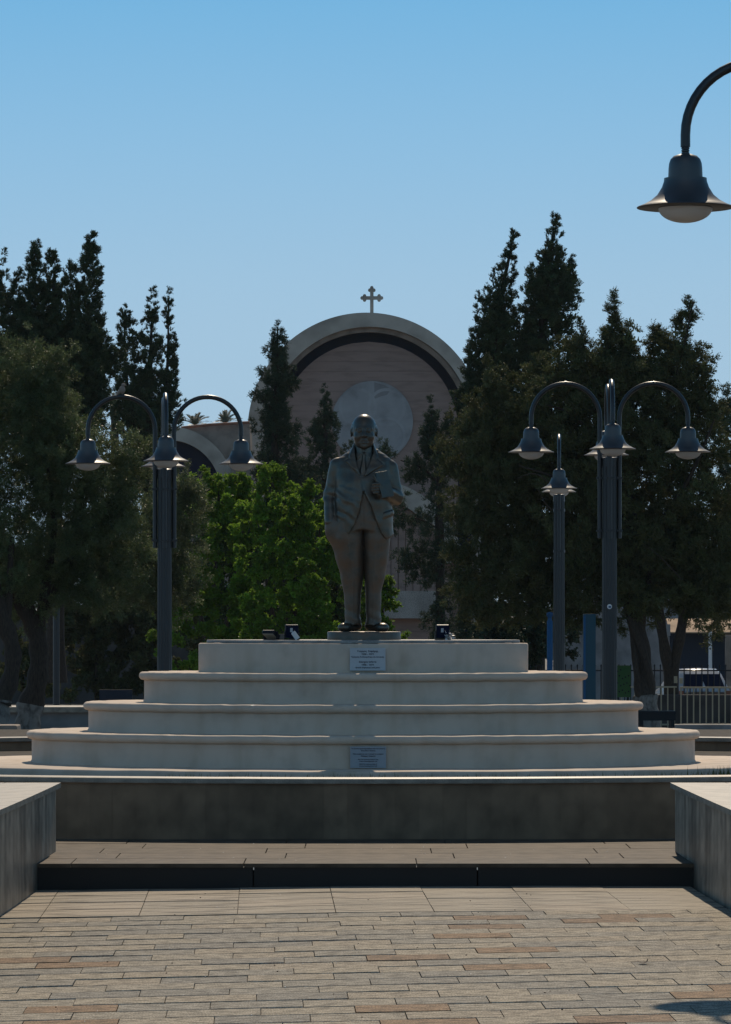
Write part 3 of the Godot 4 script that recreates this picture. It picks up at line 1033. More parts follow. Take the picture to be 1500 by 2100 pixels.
func build_surroundings() -> void:
	planter("grey marble planter wall left of the aisle, streaked by water", -1.0)
	planter("grey marble planter wall right of the aisle, with a shadow at its foot", 1.0)
	# low kerb lines seen behind the pedestal on both sides
	var kd := [[33.4, 0.27, "inner"], [36.5, 0.20, "outer"]]
	for q in kd:
		for sgn in [-1.0, 1.0]:
			var side := "left" if sgn < 0 else "right"
			var o := thing("low_kerb", "%s pale low kerb behind the %s flank of the pedestal" % [q[2], side], "kerb", Vector3(0, 0, -(q[0] as float)), 0.0)
			put("kerb", MB.new_box(Vector3(sgn * 5.0, (q[1] as float) / 2 + 0.05, -0.14), Vector3(5.6, q[1], 0.28), 0.0), M.wall_grey, o)
			put("cap", MB.new_box(Vector3(sgn * 5.0, (q[1] as float) + 0.065, -0.14), Vector3(5.64, 0.03, 0.34), 0.006), M.cap, o)
	# long bench wall on the left and a stone block before it
	var bench := thing("bench_wall", "long low wall with a pale broad seat behind the limewashed trunks", "wall", Vector3(0, gy(65.0), -65.0))
	put("seat", MB.new_box(Vector3(-6.6, 0.36, -0.35), Vector3(6.6, 0.09, 1.1), 0.012), M.cap, bench)
	put("base", MB.new_box(Vector3(-6.6, 0.14, -0.40), Vector3(6.5, 0.36, 0.9), 0.0), M.wall_grey, bench)
	var sb := MB.new()
	sb.prism(PackedVector2Array([Vector2(-0.35, -0.08), Vector2(0.130, -0.08), Vector2(0.112, 0.19), Vector2(0.095, 0.2), Vector2(-0.35, 0.2)]), 0.25, -0.25)
	var blk := thing("stone_block", "beige stone block at the foot of the leftmost trunk", "block", Vector3(at(20, 0, 47.0).x, -0.06, -47.0))
	put("block", sb.commit(), M.wall_tan, blk)
	# walls that close the view under the trees
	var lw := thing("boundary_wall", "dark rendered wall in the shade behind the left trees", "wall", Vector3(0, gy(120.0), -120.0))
	put("wall", MB.new_box(Vector3(-10.5, 1.4, -0.15), Vector3(22.0, 2.8, 0.3), 0.0), M.wall_shade, lw)  # closes off the horizon; its dark colour carries the tree shade
	var pn := thing("notice_board", "dark blue panel standing low in the shade behind the left lamp", "panel", Vector3(at(238, 0, 90.0).x, gy(90.0), -90.0))
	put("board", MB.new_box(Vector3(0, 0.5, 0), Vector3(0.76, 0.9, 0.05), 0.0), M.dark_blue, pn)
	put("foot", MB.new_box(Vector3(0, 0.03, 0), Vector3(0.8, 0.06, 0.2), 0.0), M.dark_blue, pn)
	var pole := thing("pole", "slim blue-grey pole in the shade between the trunk and the left lamp", "pole", Vector3(at(116, 0, 70.0).x, gy(70.0), -70.0))
	var pm := MB.new()
	pm.lathe(PackedVector2Array([Vector2(0.09, 0), Vector2(0.09, 0.04), Vector2(0.062, 0.05), Vector2(0.056, 4.2), Vector2(0, 4.22)]), Vector3.ZERO, 20)
	put("shaft", pm.commit(), M.lamp, pole)

	# right: grey building, orange wall, dark garage
	var gb := thing("grey_building", "low grey rendered building half hidden behind the right trees", "building", Vector3(0, gy(125.0), -125.0))
	put("wall", MB.new_box(Vector3(7.9, 1.6, -2.0), Vector3(3.2, 3.2, 4.0), 0.0), M.wall_grey, gb)
	put("parapet", MB.new_box(Vector3(7.9, 3.24, -2.0), Vector3(3.3, 0.09, 4.1), 0.01), M.cap, gb)
	var ob := thing("orange_building", "dark building front with a sunlit orange awning under the conifer's branches", "building", Vector3(0, gy(140.0), -140.0))
	var aw := MB.new()
	aw.quad(Vector3(10.9, 2.08, 0.2), Vector3(14.9, 2.08, 0.2), Vector3(14.9, 2.56, -1.5), Vector3(10.9, 2.56, -1.5), Vector3(0, 0.96, 0.27))
	aw.quad(Vector3(10.9, 2.04, 0.2), Vector3(14.9, 2.04, 0.2), Vector3(14.9, 2.52, -1.5), Vector3(10.9, 2.52, -1.5), Vector3(0, -0.96, -0.27))
	aw.quad(Vector3(10.9, 2.04, 0.2), Vector3(14.9, 2.04, 0.2), Vector3(14.9, 2.08, 0.2), Vector3(10.9, 2.08, 0.2), Vector3(0, 0, 1))
	put("awning", aw.commit(), M.wall_orange, ob)
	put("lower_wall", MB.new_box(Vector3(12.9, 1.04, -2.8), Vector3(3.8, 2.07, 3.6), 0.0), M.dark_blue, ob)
	put("gable", MB.new_box(Vector3(12.6, 2.2, -7.0), Vector3(3.0, 4.4, 3.0), 0.0), M.wall_grey, ob)
	var ww := thing("tan_pier", "narrow sunlit tan pier at the edge of the plaza behind the car", "pier", Vector3(at(1497, 0, 112.0).x, gy(112.0), -112.0))
	put("pier", MB.new_box(Vector3(0.06, 1.1, 0), Vector3(0.36, 2.2, 0.36), 0.0), M.wall_tan, ww)

	# fences
	picket_fence("iron_fence", "black iron picket fence with spear tips across the right background", 1075, 1580, 96.0, 0.115, gy(96.0), 0.146, 0.015, M.black, true)
	picket_fence("cream_railing", "cream steel railing beyond the twisted trunk", 1262, 1386, 86.0, -0.25, gy(86.0) + 0.06, 0.145, 0.014, M.rail, false)
	picket_fence("cream_railing", "cream steel railing standing free in front of the white car", 1397, 1580, 84.0, -0.22, gy(84.0) + 0.06, 0.136, 0.014, M.rail, false)
	# low planted kerb under the railing
	var kb := thing("planter_kerb", "dull stone kerb below the cream railing", "kerb", Vector3(0, gy(82.0), -82.0))
	put("kerb", MB.new_box(Vector3(8.6, 0.06, -0.2), Vector3(4.2, 0.14, 0.6), 0.01), M.wall_grey, kb)
	var bord := thing("added_shade_wall", "added dark low wall between the cream railing and the white car, standing in for shade", "wall", Vector3(0, gy(89.0), -89.0))
	put("wall", MB.new_box(Vector3(9.0, 0.41, -0.15), Vector3(5.2, 0.82, 0.3), 0.01), M.wall_shade, bord)  # added wall; its dark colour stands for the shade over the lower car
	# dark soil-coloured sheet beyond the low kerbs, standing in for shade on the ground
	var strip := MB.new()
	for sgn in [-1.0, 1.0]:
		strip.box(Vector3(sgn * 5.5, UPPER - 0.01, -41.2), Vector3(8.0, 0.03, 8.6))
	struct("shade_strip", strip.commit(), M.soil)
	# bench on the right
	var bn := thing("bench", "dark bench with a lit front edge behind the pedestal's right flank", "bench", Vector3(at(1346, 0, 75.0).x, gy(75.0), -75.0))
	put("seat", MB.new_box(Vector3(0, 0.36, 0), Vector3(0.74, 0.05, 0.42), 0.006), M.black, bn)
	put("apron", MB.new_box(Vector3(0, 0.27, 0.18), Vector3(0.72, 0.13, 0.03), 0.0), M.black, bn)
	for q in [[-0.30, 0.13], [0.30, 0.13], [-0.30, -0.13], [0.30, -0.13]]:
		put("leg", MB.new_box(Vector3(q[0], 0.165, q[1]), Vector3(0.08, 0.36, 0.08), 0.0), M.black, bn)
	# blue posts
	var b1 := thing("blue_post", "slim bright blue post left of the farther lamp", "post", Vector3(at(1128, 0, 74.0).x, gy(74.0), -74.0))
	var bm := MB.new()
	bm.lathe(PackedVector2Array([Vector2(0.055, 0), Vector2(0.055, 2.08), Vector2(0.04, 2.10), Vector2(0.04, 2.16), Vector2(0.062, 2.18), Vector2(0.062, 2.24), Vector2(0.0, 2.26)]), Vector3.ZERO, 20)
	put("shaft", bm.commit(), M.blue, b1)
	var b2 := thing("teal_post", "broad teal post between the two lamps on the right", "post", Vector3(at(1209, 0, 70.0).x, gy(70.0), -70.0))
	put("shaft", MB.new_box(Vector3(0, 1.05, 0), Vector3(0.22, 2.1, 0.18), 0.012), M.teal, b2)
	put("side", MB.new_box(Vector3(-0.09, 1.04, 0.092), Vector3(0.04, 2.06, 0.02), 0.0), M.blue, b2)
	# play panel with holes
	var pp := thing("play_panel", "green panel with black holes between lamp post and twisted trunk", "panel", Vector3(at(1277, 0, 81.0).x, gy(81.0), -81.0))
	put("board", MB.new_box(Vector3(0, 1.03, 0), Vector3(0.34, 0.66, 0.03), 0.01), M.green, pp)
	var hm := MB.new()
	hm.lathe(PackedVector2Array([Vector2(0.017, 0), Vector2(0.017, 0.004), Vector2(0, 0.004)]), Vector3.ZERO, 10)
	var hole := hm.commit()
	for q in 17:
		var h := put("hole", hole, M.black, pp, Vector3(-0.13 + 0.064 * (q % 5) + 0.028 * ((q / 5) % 2), 0.79 + 0.15 * (q / 5) + 0.028 * (q % 3), 0.0155))
		h.rotation.x = PI / 2
	put("leg", MB.new_box(Vector3(-0.11, 0.35, 0), Vector3(0.05, 0.7, 0.04), 0.0), M.black, pp)
	put("leg", MB.new_box(Vector3(0.11, 0.35, 0), Vector3(0.05, 0.7, 0.04), 0.0), M.black, pp)
	# white pole and little sign
	var wp := thing("white_pole", "thin white pole rising behind the white car", "pole", Vector3(at(1457, 0, 112.0).x, gy(112.0), -112.0))
	var wm := MB.new()
	wm.lathe(PackedVector2Array([Vector2(0.06, 0), Vector2(0.045, 2.38), Vector2(0, 2.4)]), Vector3.ZERO, 14)
	put("shaft", wm.commit(), M.white, wp)
	var sg := thing("small_sign", "small grey sign board on a thin post behind the forked trunk", "sign", Vector3(at(1370, 0, 100.0).x, gy(100.0), -100.0))
	put("board", MB.new_box(Vector3(0, 2.42, 0), Vector3(0.13, 0.3, 0.015), 0.0), M.wall_grey, sg)
	put("post", MB.new_box(Vector3(0, 1.25, -0.014), Vector3(0.04, 2.5, 0.01), 0.0), M.wall_grey, sg)
	car()


func gy(d: float) -> float:
	return UPPER - 0.0325 * (clampf(d, 45.0, 95.0) - 45.0)


func car() -> void:
	var o := thing("parked_car", "white hatchback parked behind the iron fence, seen from the rear", "car", Vector3(at(1446, 0, 102.0).x, gy(102.0) - 0.02, -102.0), 0.12)
	# cross sections from rear to front: [z, half width, belt y, roof y, roof half width]
	var secs := [[0.0, 0.66, 0.74, 0.80, 0.60], [-0.10, 0.72, 0.82, 0.90, 0.62], [-0.45, 0.76, 0.86, 1.32, 0.53], [-0.9, 0.78, 0.88, 1.40, 0.56], [-1.7, 0.79, 0.88, 1.38, 0.56], [-2.4, 0.78, 0.86, 1.02, 0.60], [-3.1, 0.74, 0.78, 0.84, 0.55], [-3.5, 0.62, 0.62, 0.66, 0.45]]
	var rows := []
	for q in secs:
		var w: float = q[1]
		var pts := []
		for e in [[w * 0.9, 0.22], [w, 0.38], [w, q[2] - 0.12], [w * 0.97, q[2]], [q[4] * 1.02, q[3] - 0.07], [q[4] * 0.85, q[3]], [0.0, q[3] + 0.02]]:
			pts.append(Vector3(e[0], e[1], q[0]))
		var row := []
		for p in pts:
			row.append(p)
		for k in range(pts.size() - 2, -1, -1):
			row.append(Vector3(-pts[k].x, pts[k].y, pts[k].z))
		rows.append(row)
	var st := SurfaceTool.new()
	st.begin(Mesh.PRIMITIVE_TRIANGLES)
	st.set_smooth_group(0)
	for i in rows.size() - 1:
		for k in rows[i].size() - 1:
			var a: Vector3 = rows[i][k]
			var b: Vector3 = rows[i][k + 1]
			var c: Vector3 = rows[i + 1][k + 1]
			var e: Vector3 = rows[i + 1][k]
			var mid := (a + b + c + e) / 4.0
			var out := Vector3(mid.x, mid.y - 0.55, 0)
			for t in [[a, b, c], [a, c, e]]:
				var m: Vector3 = ((t[2] as Vector3) - (t[0] as Vector3)).cross((t[1] as Vector3) - (t[0] as Vector3))
				if m.dot(out) >= 0:
					for p in t:
						st.add_vertex(p)
				else:
					for p in [t[0], t[2], t[1]]:
						st.add_vertex(p)
	var mid0 := Vector3(0, 0.5, 0.0)
	for k in rows[0].size() - 1:
		st.add_vertex(mid0)
		st.add_vertex(rows[0][k])
		st.add_vertex(rows[0][k + 1])
	st.generate_normals()
	put("body", st.commit(), M.car, o)
	var win := MB.new()
	win.quad(Vector3(-0.56, 0.90, -0.085), Vector3(0.56, 0.90, -0.085), Vector3(0.47, 1.27, -0.39), Vector3(-0.47, 1.27, -0.39), Vector3(0, 0.6, 0.8))
	put("rear_window", win.commit(), M.glass_dark, o)
	for sgn in [-1, 1]:
		put("tail_light", MB.new_box(Vector3(sgn * 0.62, 0.72, 0.0), Vector3(0.13, 0.24, 0.05), 0.01), M.tile_red, o)
		for z in [-0.65, -2.85]:
			var w := MB.new()
			w.lathe(PackedVector2Array([Vector2(0.0, -0.09), Vector2(0.24, -0.09), Vector2(0.28, -0.05), Vector2(0.28, 0.05), Vector2(0.24, 0.09), Vector2(0, 0.09)]), Vector3.ZERO, 20)
			var q := put("wheel", w.commit(), M.tyre, o, Vector3(sgn * 0.68, 0.28, z))
			q.rotation.z = PI / 2
	put("bumper", MB.new_box(Vector3(0, 0.40, 0.03), Vector3(1.36, 0.20, 0.12), 0.03), M.car, o)
	put("number_plate", MB.new_box(Vector3(0, 0.60, 0.03), Vector3(0.42, 0.10, 0.01), 0.0), M.white, o)


# ---------------------------------------------------------------- small things
func build_small() -> void:
	# floodlights on the top ledge
	var y := 1.336
	floodlight("low floodlight with a tan lit back, leftmost on the top tier", at(556, 1311, 28.35), -0.5, 1.1, M.tan)
	floodlight("upright dark floodlight facing the statue on the left", at(599, 1311, 28.4), 0.1, 0.1, M.black)
	floodlight("leaning dark floodlight right of the statue, wrapped in clear film", at(908, 1311, 28.4), 0.12, 0.18, M.black)
	var bx := thing("junction_box", "small brown box between the two left floodlights", "box", Vector3(at(573, 0, 28.4).x, y, -28.4))
	put("box", MB.new_box(Vector3(0, 0.019, 0), Vector3(0.075, 0.038, 0.05), 0.003), M.wall_tan, bx)
	put("lid", MB.new_box(Vector3(0, 0.0405, 0), Vector3(0.078, 0.005, 0.053), 0.0), M.wall_tan, bx)
	var wl := thing("white_spotlight", "small white spotlight leaning beside the upright floodlight", "lamp", Vector3(at(606, 0, 28.3).x, y, -28.3))
	var wm := MB.new()
	wm.box(Vector3(0, 0.034, 0), Vector3(0.034, 0.062, 0.04), Basis(Vector3.BACK, 0.62), 0.006)
	put("housing", wm.commit(), M.paper, wl)
	put("bracket", MB.new_box(Vector3(-0.02, 0.008, 0), Vector3(0.05, 0.016, 0.02), 0.0), M.black, wl)
	var film := thing("plastic_film", "crumpled clear plastic hanging beside the right floodlight", "film", Vector3(at(922, 0, 28.35).x, y, -28.35))
	var fm := MB.new()
	for k in 26:
		var p := Vector3(rng.randf_range(-0.03, 0.03), rng.randf_range(0.0, 0.055), rng.randf_range(-0.03, 0.03))
		var q := Basis.from_euler(Vector3(rng.randf() * 6, rng.randf() * 6, rng.randf() * 6))
		fm.flat(p + q * Vector3(-0.022, 0, 0), p + q * Vector3(0.02, 0.004, 0), p + q * Vector3(0.0, 0.03, 0.004))
	put("film", fm.commit(), M.paper, film)
	# grass tufts in the bed, along the curb and the cap
	var gm := MB.new()
	for k in 900:
		var t := rng.randf_range(PI * 0.12, PI * 0.62)
		if rng.randf() < 0.35:
			t = rng.randf_range(PI * 0.12, PI * 0.26)
		var o := rng.randf_range(0.02, 0.5)
		var p := Vector3((3.33 + o) * cos(t) - 0.016, 0.40, (1.78 + o) * sin(t) - 28.5)
		var h := rng.randf_range(0.02, 0.055) * (1.5 if cos(t) > 0.66 else 1.0)
		var a := rng.randf() * TAU
		var w := Vector3(cos(a), 0, sin(a)) * 0.0035
		var lean := Vector3(rng.randf_range(-0.02, 0.02), h, rng.randf_range(-0.02, 0.02))
		gm.flat(p - w, p + lean, p + w)
	var gr := put("grass", gm.commit(), stone("dry green grass", Color(0.07, 0.085, 0.025), 0.7), null)
	gr.set_meta("kind", "stuff")
	gr.set_meta("label", "short weeds in the bed between curb and marble wall")
	gr.set_meta("category", "grass")
	# dead leaf, pebbles
	var lf := thing("dead_leaf", "curled dark brown leaf lying on the paving stones", "leaf", Vector3(at(1320, 0, 17.1).x, tilt(1.2, 17.1) + 0.004, -17.1))
	lf.scale = Vector3.ONE * 1.35
	var lm := MB.new()
	var prev := []
	for k in 9:
		var t := -1.2 + 2.9 * k / 8.0
		prev.append([Vector3(0.016 * sin(t) - 0.003, 0.012 - 0.012 * cos(t), -0.018 * cos(k * 0.39 - 1.57)), Vector3(0.018 * sin(t) - 0.003, 0.013 - 0.013 * cos(t), 0.02 * cos(k * 0.39 - 1.57))])
	for k in 8:
		lm.flat(prev[k][0], prev[k][1], prev[k + 1][1])
		lm.flat(prev[k][0], prev[k + 1][1], prev[k + 1][0])
	put("blade", lm.commit(), M.leaf_litter, lf)
	var pm := MB.new()
	for k in 70:
		var d := rng.randf_range(15.0, 21.8)
		var x := rng.randf_range(-1.7, 1.7)
		var r := rng.randf_range(0.002, 0.005)
		pm.ball(Vector3(x, tilt(x, d) + r * 0.4, -d), Vector3(r, r * 0.6, r * 1.3), 6)
	var peb := put("litter", pm.commit(), M.leaf_litter, null)
	peb.set_meta("kind", "stuff")
	peb.set_meta("label", "dark crumbs and seeds scattered on the paving")
	peb.set_meta("category", "litter")
	var qm := MB.new()  # tiny white flattened balls strewn over paving and step
	for k in 170:
		var d := rng.randf_range(15.0, 24.0)
		var x := rng.randf_range(-1.7, 1.7)
		var r := rng.randf_range(0.0015, 0.0032)
		var yy := tilt(x, d) if d < 22.0 else UPPER
		if d > 21.9 and d < 22.2:
			continue
		qm.ball(Vector3(x, yy + r * 0.3, -d), Vector3(r, r * 0.5, r * 1.4), 6)
	var gri := put("specks", qm.commit(), M.white, null)
	gri.set_meta("kind", "stuff")
	gri.set_meta("label", "pale bright grit scattered over the pavement and step")
	gri.set_meta("category", "specks")


func floodlight(label: String, p: Vector3, turn: float, pitch: float, back: Material) -> void:
	var o := thing("floodlight", label, "floodlight", Vector3(p.x, 1.336, p.z), turn, "floodlights round the statue")
	var bs := Basis(Vector3.RIGHT, pitch)
	var c := Vector3(0, 0.062, 0)
	if pitch > 0.8:
		c.y = 0.04
	var b := MB.new()
	b.box(c, Vector3(0.098, 0.098, 0.03), bs, 0.006)
	put("housing", b.commit(), M.black, o)
	var f := MB.new()
	f.box(c + bs * Vector3(0.0, 0.0, 0.0165), Vector3(0.086, 0.086, 0.004), bs)
	put("back_plate", f.commit(), M.tan if back == M.tan else M.glass_dark, o)
	if back != M.tan:
		var g := MB.new()
		g.box(c + bs * Vector3(-0.005, 0.012, 0.02), Vector3(0.018, 0.03, 0.004), bs)
		put("rating_label", g.commit(), M.plaque, o)
	for sgn in [-1, 1]:
		put("bracket", MB.new_box(Vector3(sgn * 0.053, 0.032, 0), Vector3(0.006, 0.064, 0.02), 0.0), M.black, o)
	put("foot", MB.new_box(Vector3(0, 0.003, 0), Vector3(0.11, 0.006, 0.03), 0.0), M.black, o)


# ---------------------------------------------------------------- trees
# a little branch end: leaves set along twigs; unit is about half a metre across
func spray(kind: String, seed_: int) -> ArrayMesh:
	var r := RandomNumberGenerator.new()
	r.seed = seed_
	var v := PackedVector3Array()
	var n := PackedVector3Array()
	var col := PackedColorArray()
	var twigs := 7
	var per := 9
	var ll := 0.055
	var lw := 0.011
	var spread := 0.75
	var reach := 0.24
	match kind:
		"cypress":
			twigs = 9; per = 13; ll = 0.052; lw = 0.020; spread = 0.5; reach = 0.27
		"conifer":
			twigs = 9; per = 12; ll = 0.062; lw = 0.018; spread = 0.95; reach = 0.26
		"broad":
			twigs = 7; per = 10; ll = 0.072; lw = 0.029; spread = 1.15; reach = 0.17
		"palm":
			twigs = 1; per = 1
	for t in twigs:
		var a := TAU * t / twigs + r.randf() * 0.8
		var tip := Vector3(cos(a) * spread, 1.0, sin(a) * spread).normalized()
		tip = (tip + Vector3(r.randf_range(-0.3, 0.3), r.randf_range(-0.3, 0.3), r.randf_range(-0.3, 0.3))).normalized()
		var len := reach * r.randf_range(0.6, 1.15)
		for k in per:
			var f := (k + 0.6) / per
			var p := tip * len * f
			var side := Vector3(r.randf_range(-1, 1), r.randf_range(-1, 1), r.randf_range(-1, 1)).normalized()
			var d := (tip * r.randf_range(0.2, 1.0) + side * 0.85).normalized()
			if kind == "broad":
				d = (d + Vector3(0, -0.25, 0)).normalized()
			var w := d.cross(Vector3(r.randf_range(-1, 1), r.randf_range(-1, 1), r.randf_range(-1, 1))).normalized()
			var s := r.randf_range(0.7, 1.25)
			var e := p + d * ll * s
			var m := p + d * ll * s * 0.45
			var nn := d.cross(w).normalized()
			var c := Color.WHITE * r.randf_range(0.72, 1.15)
			c.a = 1.0
			var q := [p, m + w * lw * s, e, m - w * lw * s]
			v.append_array(PackedVector3Array([q[0], q[1], q[2], q[0], q[2], q[3]]))
			n.append_array(PackedVector3Array([nn, nn, nn, nn, nn, nn]))
			col.append_array(PackedColorArray([c, c, c, c, c, c]))
	# right winding for every leaf
	for k in range(0, v.size(), 3):
		if (v[k + 2] - v[k]).cross(v[k + 1] - v[k]).dot(n[k]) < 0:
			var x := v[k + 1]
			v[k + 1] = v[k + 2]
			v[k + 2] = x
	var arr := []
	arr.resize(Mesh.ARRAY_MAX)
	arr[Mesh.ARRAY_VERTEX] = v
	arr[Mesh.ARRAY_NORMAL] = n
	arr[Mesh.ARRAY_COLOR] = col
	var mesh := ArrayMesh.new()
	mesh.add_surface_from_arrays(Mesh.PRIMITIVE_TRIANGLES, arr)
	return mesh


var sprays := {}


# lobes: [px, py, rx, ry, count, dz]  blobs;  spires: [bx, by, tx, ty, half width, count]
# gap: share of the volume left empty, in patches of about `patch` metres
func crown(parent: Node3D, kind: String, m: Material, d: float, lobes: Array, spires: Array, size: float, gap: float, patch: float, seed_: int, deep := 1.0, slope := 0.0) -> void:
	var r := RandomNumberGenerator.new()
	r.seed = seed_
	var fn := FastNoiseLite.new()
	fn.seed = seed_
	fn.frequency = 1.0 / patch
	fn.fractal_octaves = 2
	var s := d / F
	var long := {"olive": 0.42, "cypress": 0.45, "conifer": 0.5, "broad": 0.24}[kind] as float * size * (1.15 if size < 0.8 else 1.0)
	var rise := {"olive": Vector3(0, 0.3, 0), "cypress": Vector3(0, 1.1, 0), "conifer": Vector3(0, 0.45, 0), "broad": Vector3(0, 0.6, 0)}[kind] as Vector3
	var share := {"olive": 0.58, "cypress": 1.25, "conifer": 0.85, "broad": 0.54}[kind] as float
	if size > 1.0:
		share = 0.6
	var xs := [[], []]
	var cols := [[], []]
	var top := 9999.0
	for l in lobes:
		top = minf(top, l[1])
	for l in lobes:
		# a sloping crown: the lower a lobe, the nearer it grows
		var near: float = (l[5] if l.size() > 5 else 0.0) + (l[1] - top) * s * slope
		var c := at(l[0], l[1], d - near)
		var rad := Vector3(l[2] * s, l[3] * s, minf(l[2], l[3]) * s * deep)
		var want := int(l[4] * share)
		var made := 0
		var tries := 0
		while made < want and tries < want:
			tries += 1
			# a tuft: a bough that leaves the lobe and carries its sprays
			var u := Vector3(r.randfn(), r.randfn(), r.randfn()).normalized()
			var p := c + u * rad * pow(r.randf(), 0.36) * (1.0 + 0.15 * r.randfn())
			if fn.get_noise_3dv(p) < -0.55 + gap:
				continue
			var out := (u + rise + Vector3(r.randfn(), r.randfn(), r.randfn()) * 0.35).normalized()
			made += _tuft(xs, cols, r, p, out, size, long)
	for l in spires:
		var a := at(l[0], l[1], d)
		var b := at(l[2], l[3], d)
		var w: float = l[4] * s
		var want := int(l[5] * share)
		var made := 0
		var tries := 0
		while made < want and tries < want:
			tries += 1
			var t := 1.0 - pow(r.randf(), 0.75)
			var wide := w * pow(1.0 - t, 0.62) * (0.82 + 0.6 * fn.get_noise_2d(t * 7.0 * a.distance_to(b) * 0.3, float(seed_ % 97))) + 0.02
			var ang := r.randf() * TAU
			var q := sqrt(r.randf()) * (1.0 + 0.12 * r.randfn())
			var p := a.lerp(b, t) + Vector3(cos(ang) * wide * q, r.randf_range(-0.1, 0.1), sin(ang) * wide * q)
			if fn.get_noise_3dv(p) < -0.55 + gap:
				continue
			var lean := (b - a).normalized()
			var out := (lean * 1.1 + Vector3(cos(ang), 0, sin(ang)) * 0.55 + Vector3(r.randfn(), r.randfn(), r.randfn()) * 0.22).normalized()
			made += _tuft(xs, cols, r, p, out, size * lerpf(0.95, 0.6, t), long * lerpf(0.8, 0.35, t))
	for e in 2:
		var key := kind + str(e)
		if not sprays.has(key):
			sprays[key] = spray(kind, 500 + e + hash(kind) % 1000)
		var mm := MultiMesh.new()
		mm.transform_format = MultiMesh.TRANSFORM_3D
		mm.use_colors = true
		mm.mesh = sprays[key]
		mm.instance_count = xs[e].size()
		for k in xs[e].size():
			var t: Transform3D = xs[e][k]
			t.origin -= parent.position
			mm.set_instance_transform(k, t)
			mm.set_instance_color(k, cols[e][k])
		var o := MultiMeshInstance3D.new()
		o.name = "crown" if e == 0 else "crown_001"
		o.multimesh = mm
		o.material_override = m
		o.set_meta("kind", "stuff")
		parent.add_child(o, true)


func _tuft(xs: Array, cols: Array, r: RandomNumberGenerator, p: Vector3, out: Vector3, size: float, long: float) -> int:
	var n := r.randi_range(5, 9)
	var f := r.randf_range(0.72, 1.2)
	for k in n:
		var t := (k + r.randf()) / n
		var jit := Vector3(r.randfn(), r.randfn(), r.randfn()) * long * 0.30 * (1.15 - t)
		var o := (out + Vector3(r.randfn(), r.randfn(), r.randfn()) * 0.30).normalized()
		_leafage(xs, cols, r, p + out * long * (t - 0.3) + jit, o, size * r.randf_range(0.7, 1.15) * (1.1 - 0.35 * t), f)
	return n


func _leafage(xs: Array, cols: Array, r: RandomNumberGenerator, p: Vector3, out: Vector3, size: float, f: float) -> void:
	var side := out.cross(Vector3(r.randf_range(-1, 1), r.randf_range(-1, 1), r.randf_range(-1, 1))).normalized()
	var bs := Basis(side, out, side.cross(out)).scaled(Vector3.ONE * size)
	var e := r.randi_range(0, 1)
	xs[e].append(Transform3D(bs, p))
	f *= r.randf_range(0.85, 1.12)
	cols[e].append(Color(f * r.randf_range(0.92, 1.1), f, f * r.randf_range(0.85, 1.1)))


# limbs: lists of [px, py, dz, radius px]
func wood(parent: Node3D, called: String, m: Material, d: float, limbs: Array, twist := 0.0) -> void:
	for l in limbs:
		var pts := PackedVector3Array()
		var rad := PackedFloat32Array()
		var n: int = l.size()
		# Catmull-Rom through the given points
		for k in n - 1:
			for j in 6:
				var t := j / 6.0
				var q := []
				for i in [k - 1, k, k + 1, k + 2]:
					q.append(l[clampi(i, 0, n - 1)])
				var v := []
				for i in 4:
					v.append(Vector4(q[i][0], q[i][1], q[i][2], q[i][3]))
				var w: Vector4 = v[1] + 0.5 * t * (v[2] - v[0] + t * (2.0 * v[0] - 5.0 * v[1] + 4.0 * v[2] - v[3] + t * (3.0 * (v[1] - v[2]) + v[3] - v[0])))
				pts.append(at(w.x, w.y, d) + Vector3(0, 0, w.z) - parent.position)
				rad.append(maxf(w.w, 0.4) * d / F * (1.0 + 0.10 * sin(7.0 * (k + t) + l[0][0])))
		var e: Array = l[n - 1]
		pts.append(at(e[0], e[1], d) + Vector3(0, 0, e[2]) - parent.position)
		rad.append(maxf(e[3], 0.4) * d / F)
		var mb := MB.new()
		mb.tube(pts, rad, 10)
		put(called, mb.commit(), m, parent)


func tree(called: String, label: String, category: String, px: float, d: float, group := "") -> Node3D:
	return thing(called, label, category, Vector3(at(px, 0, d).x, gy(d), -d), 0.0, group)


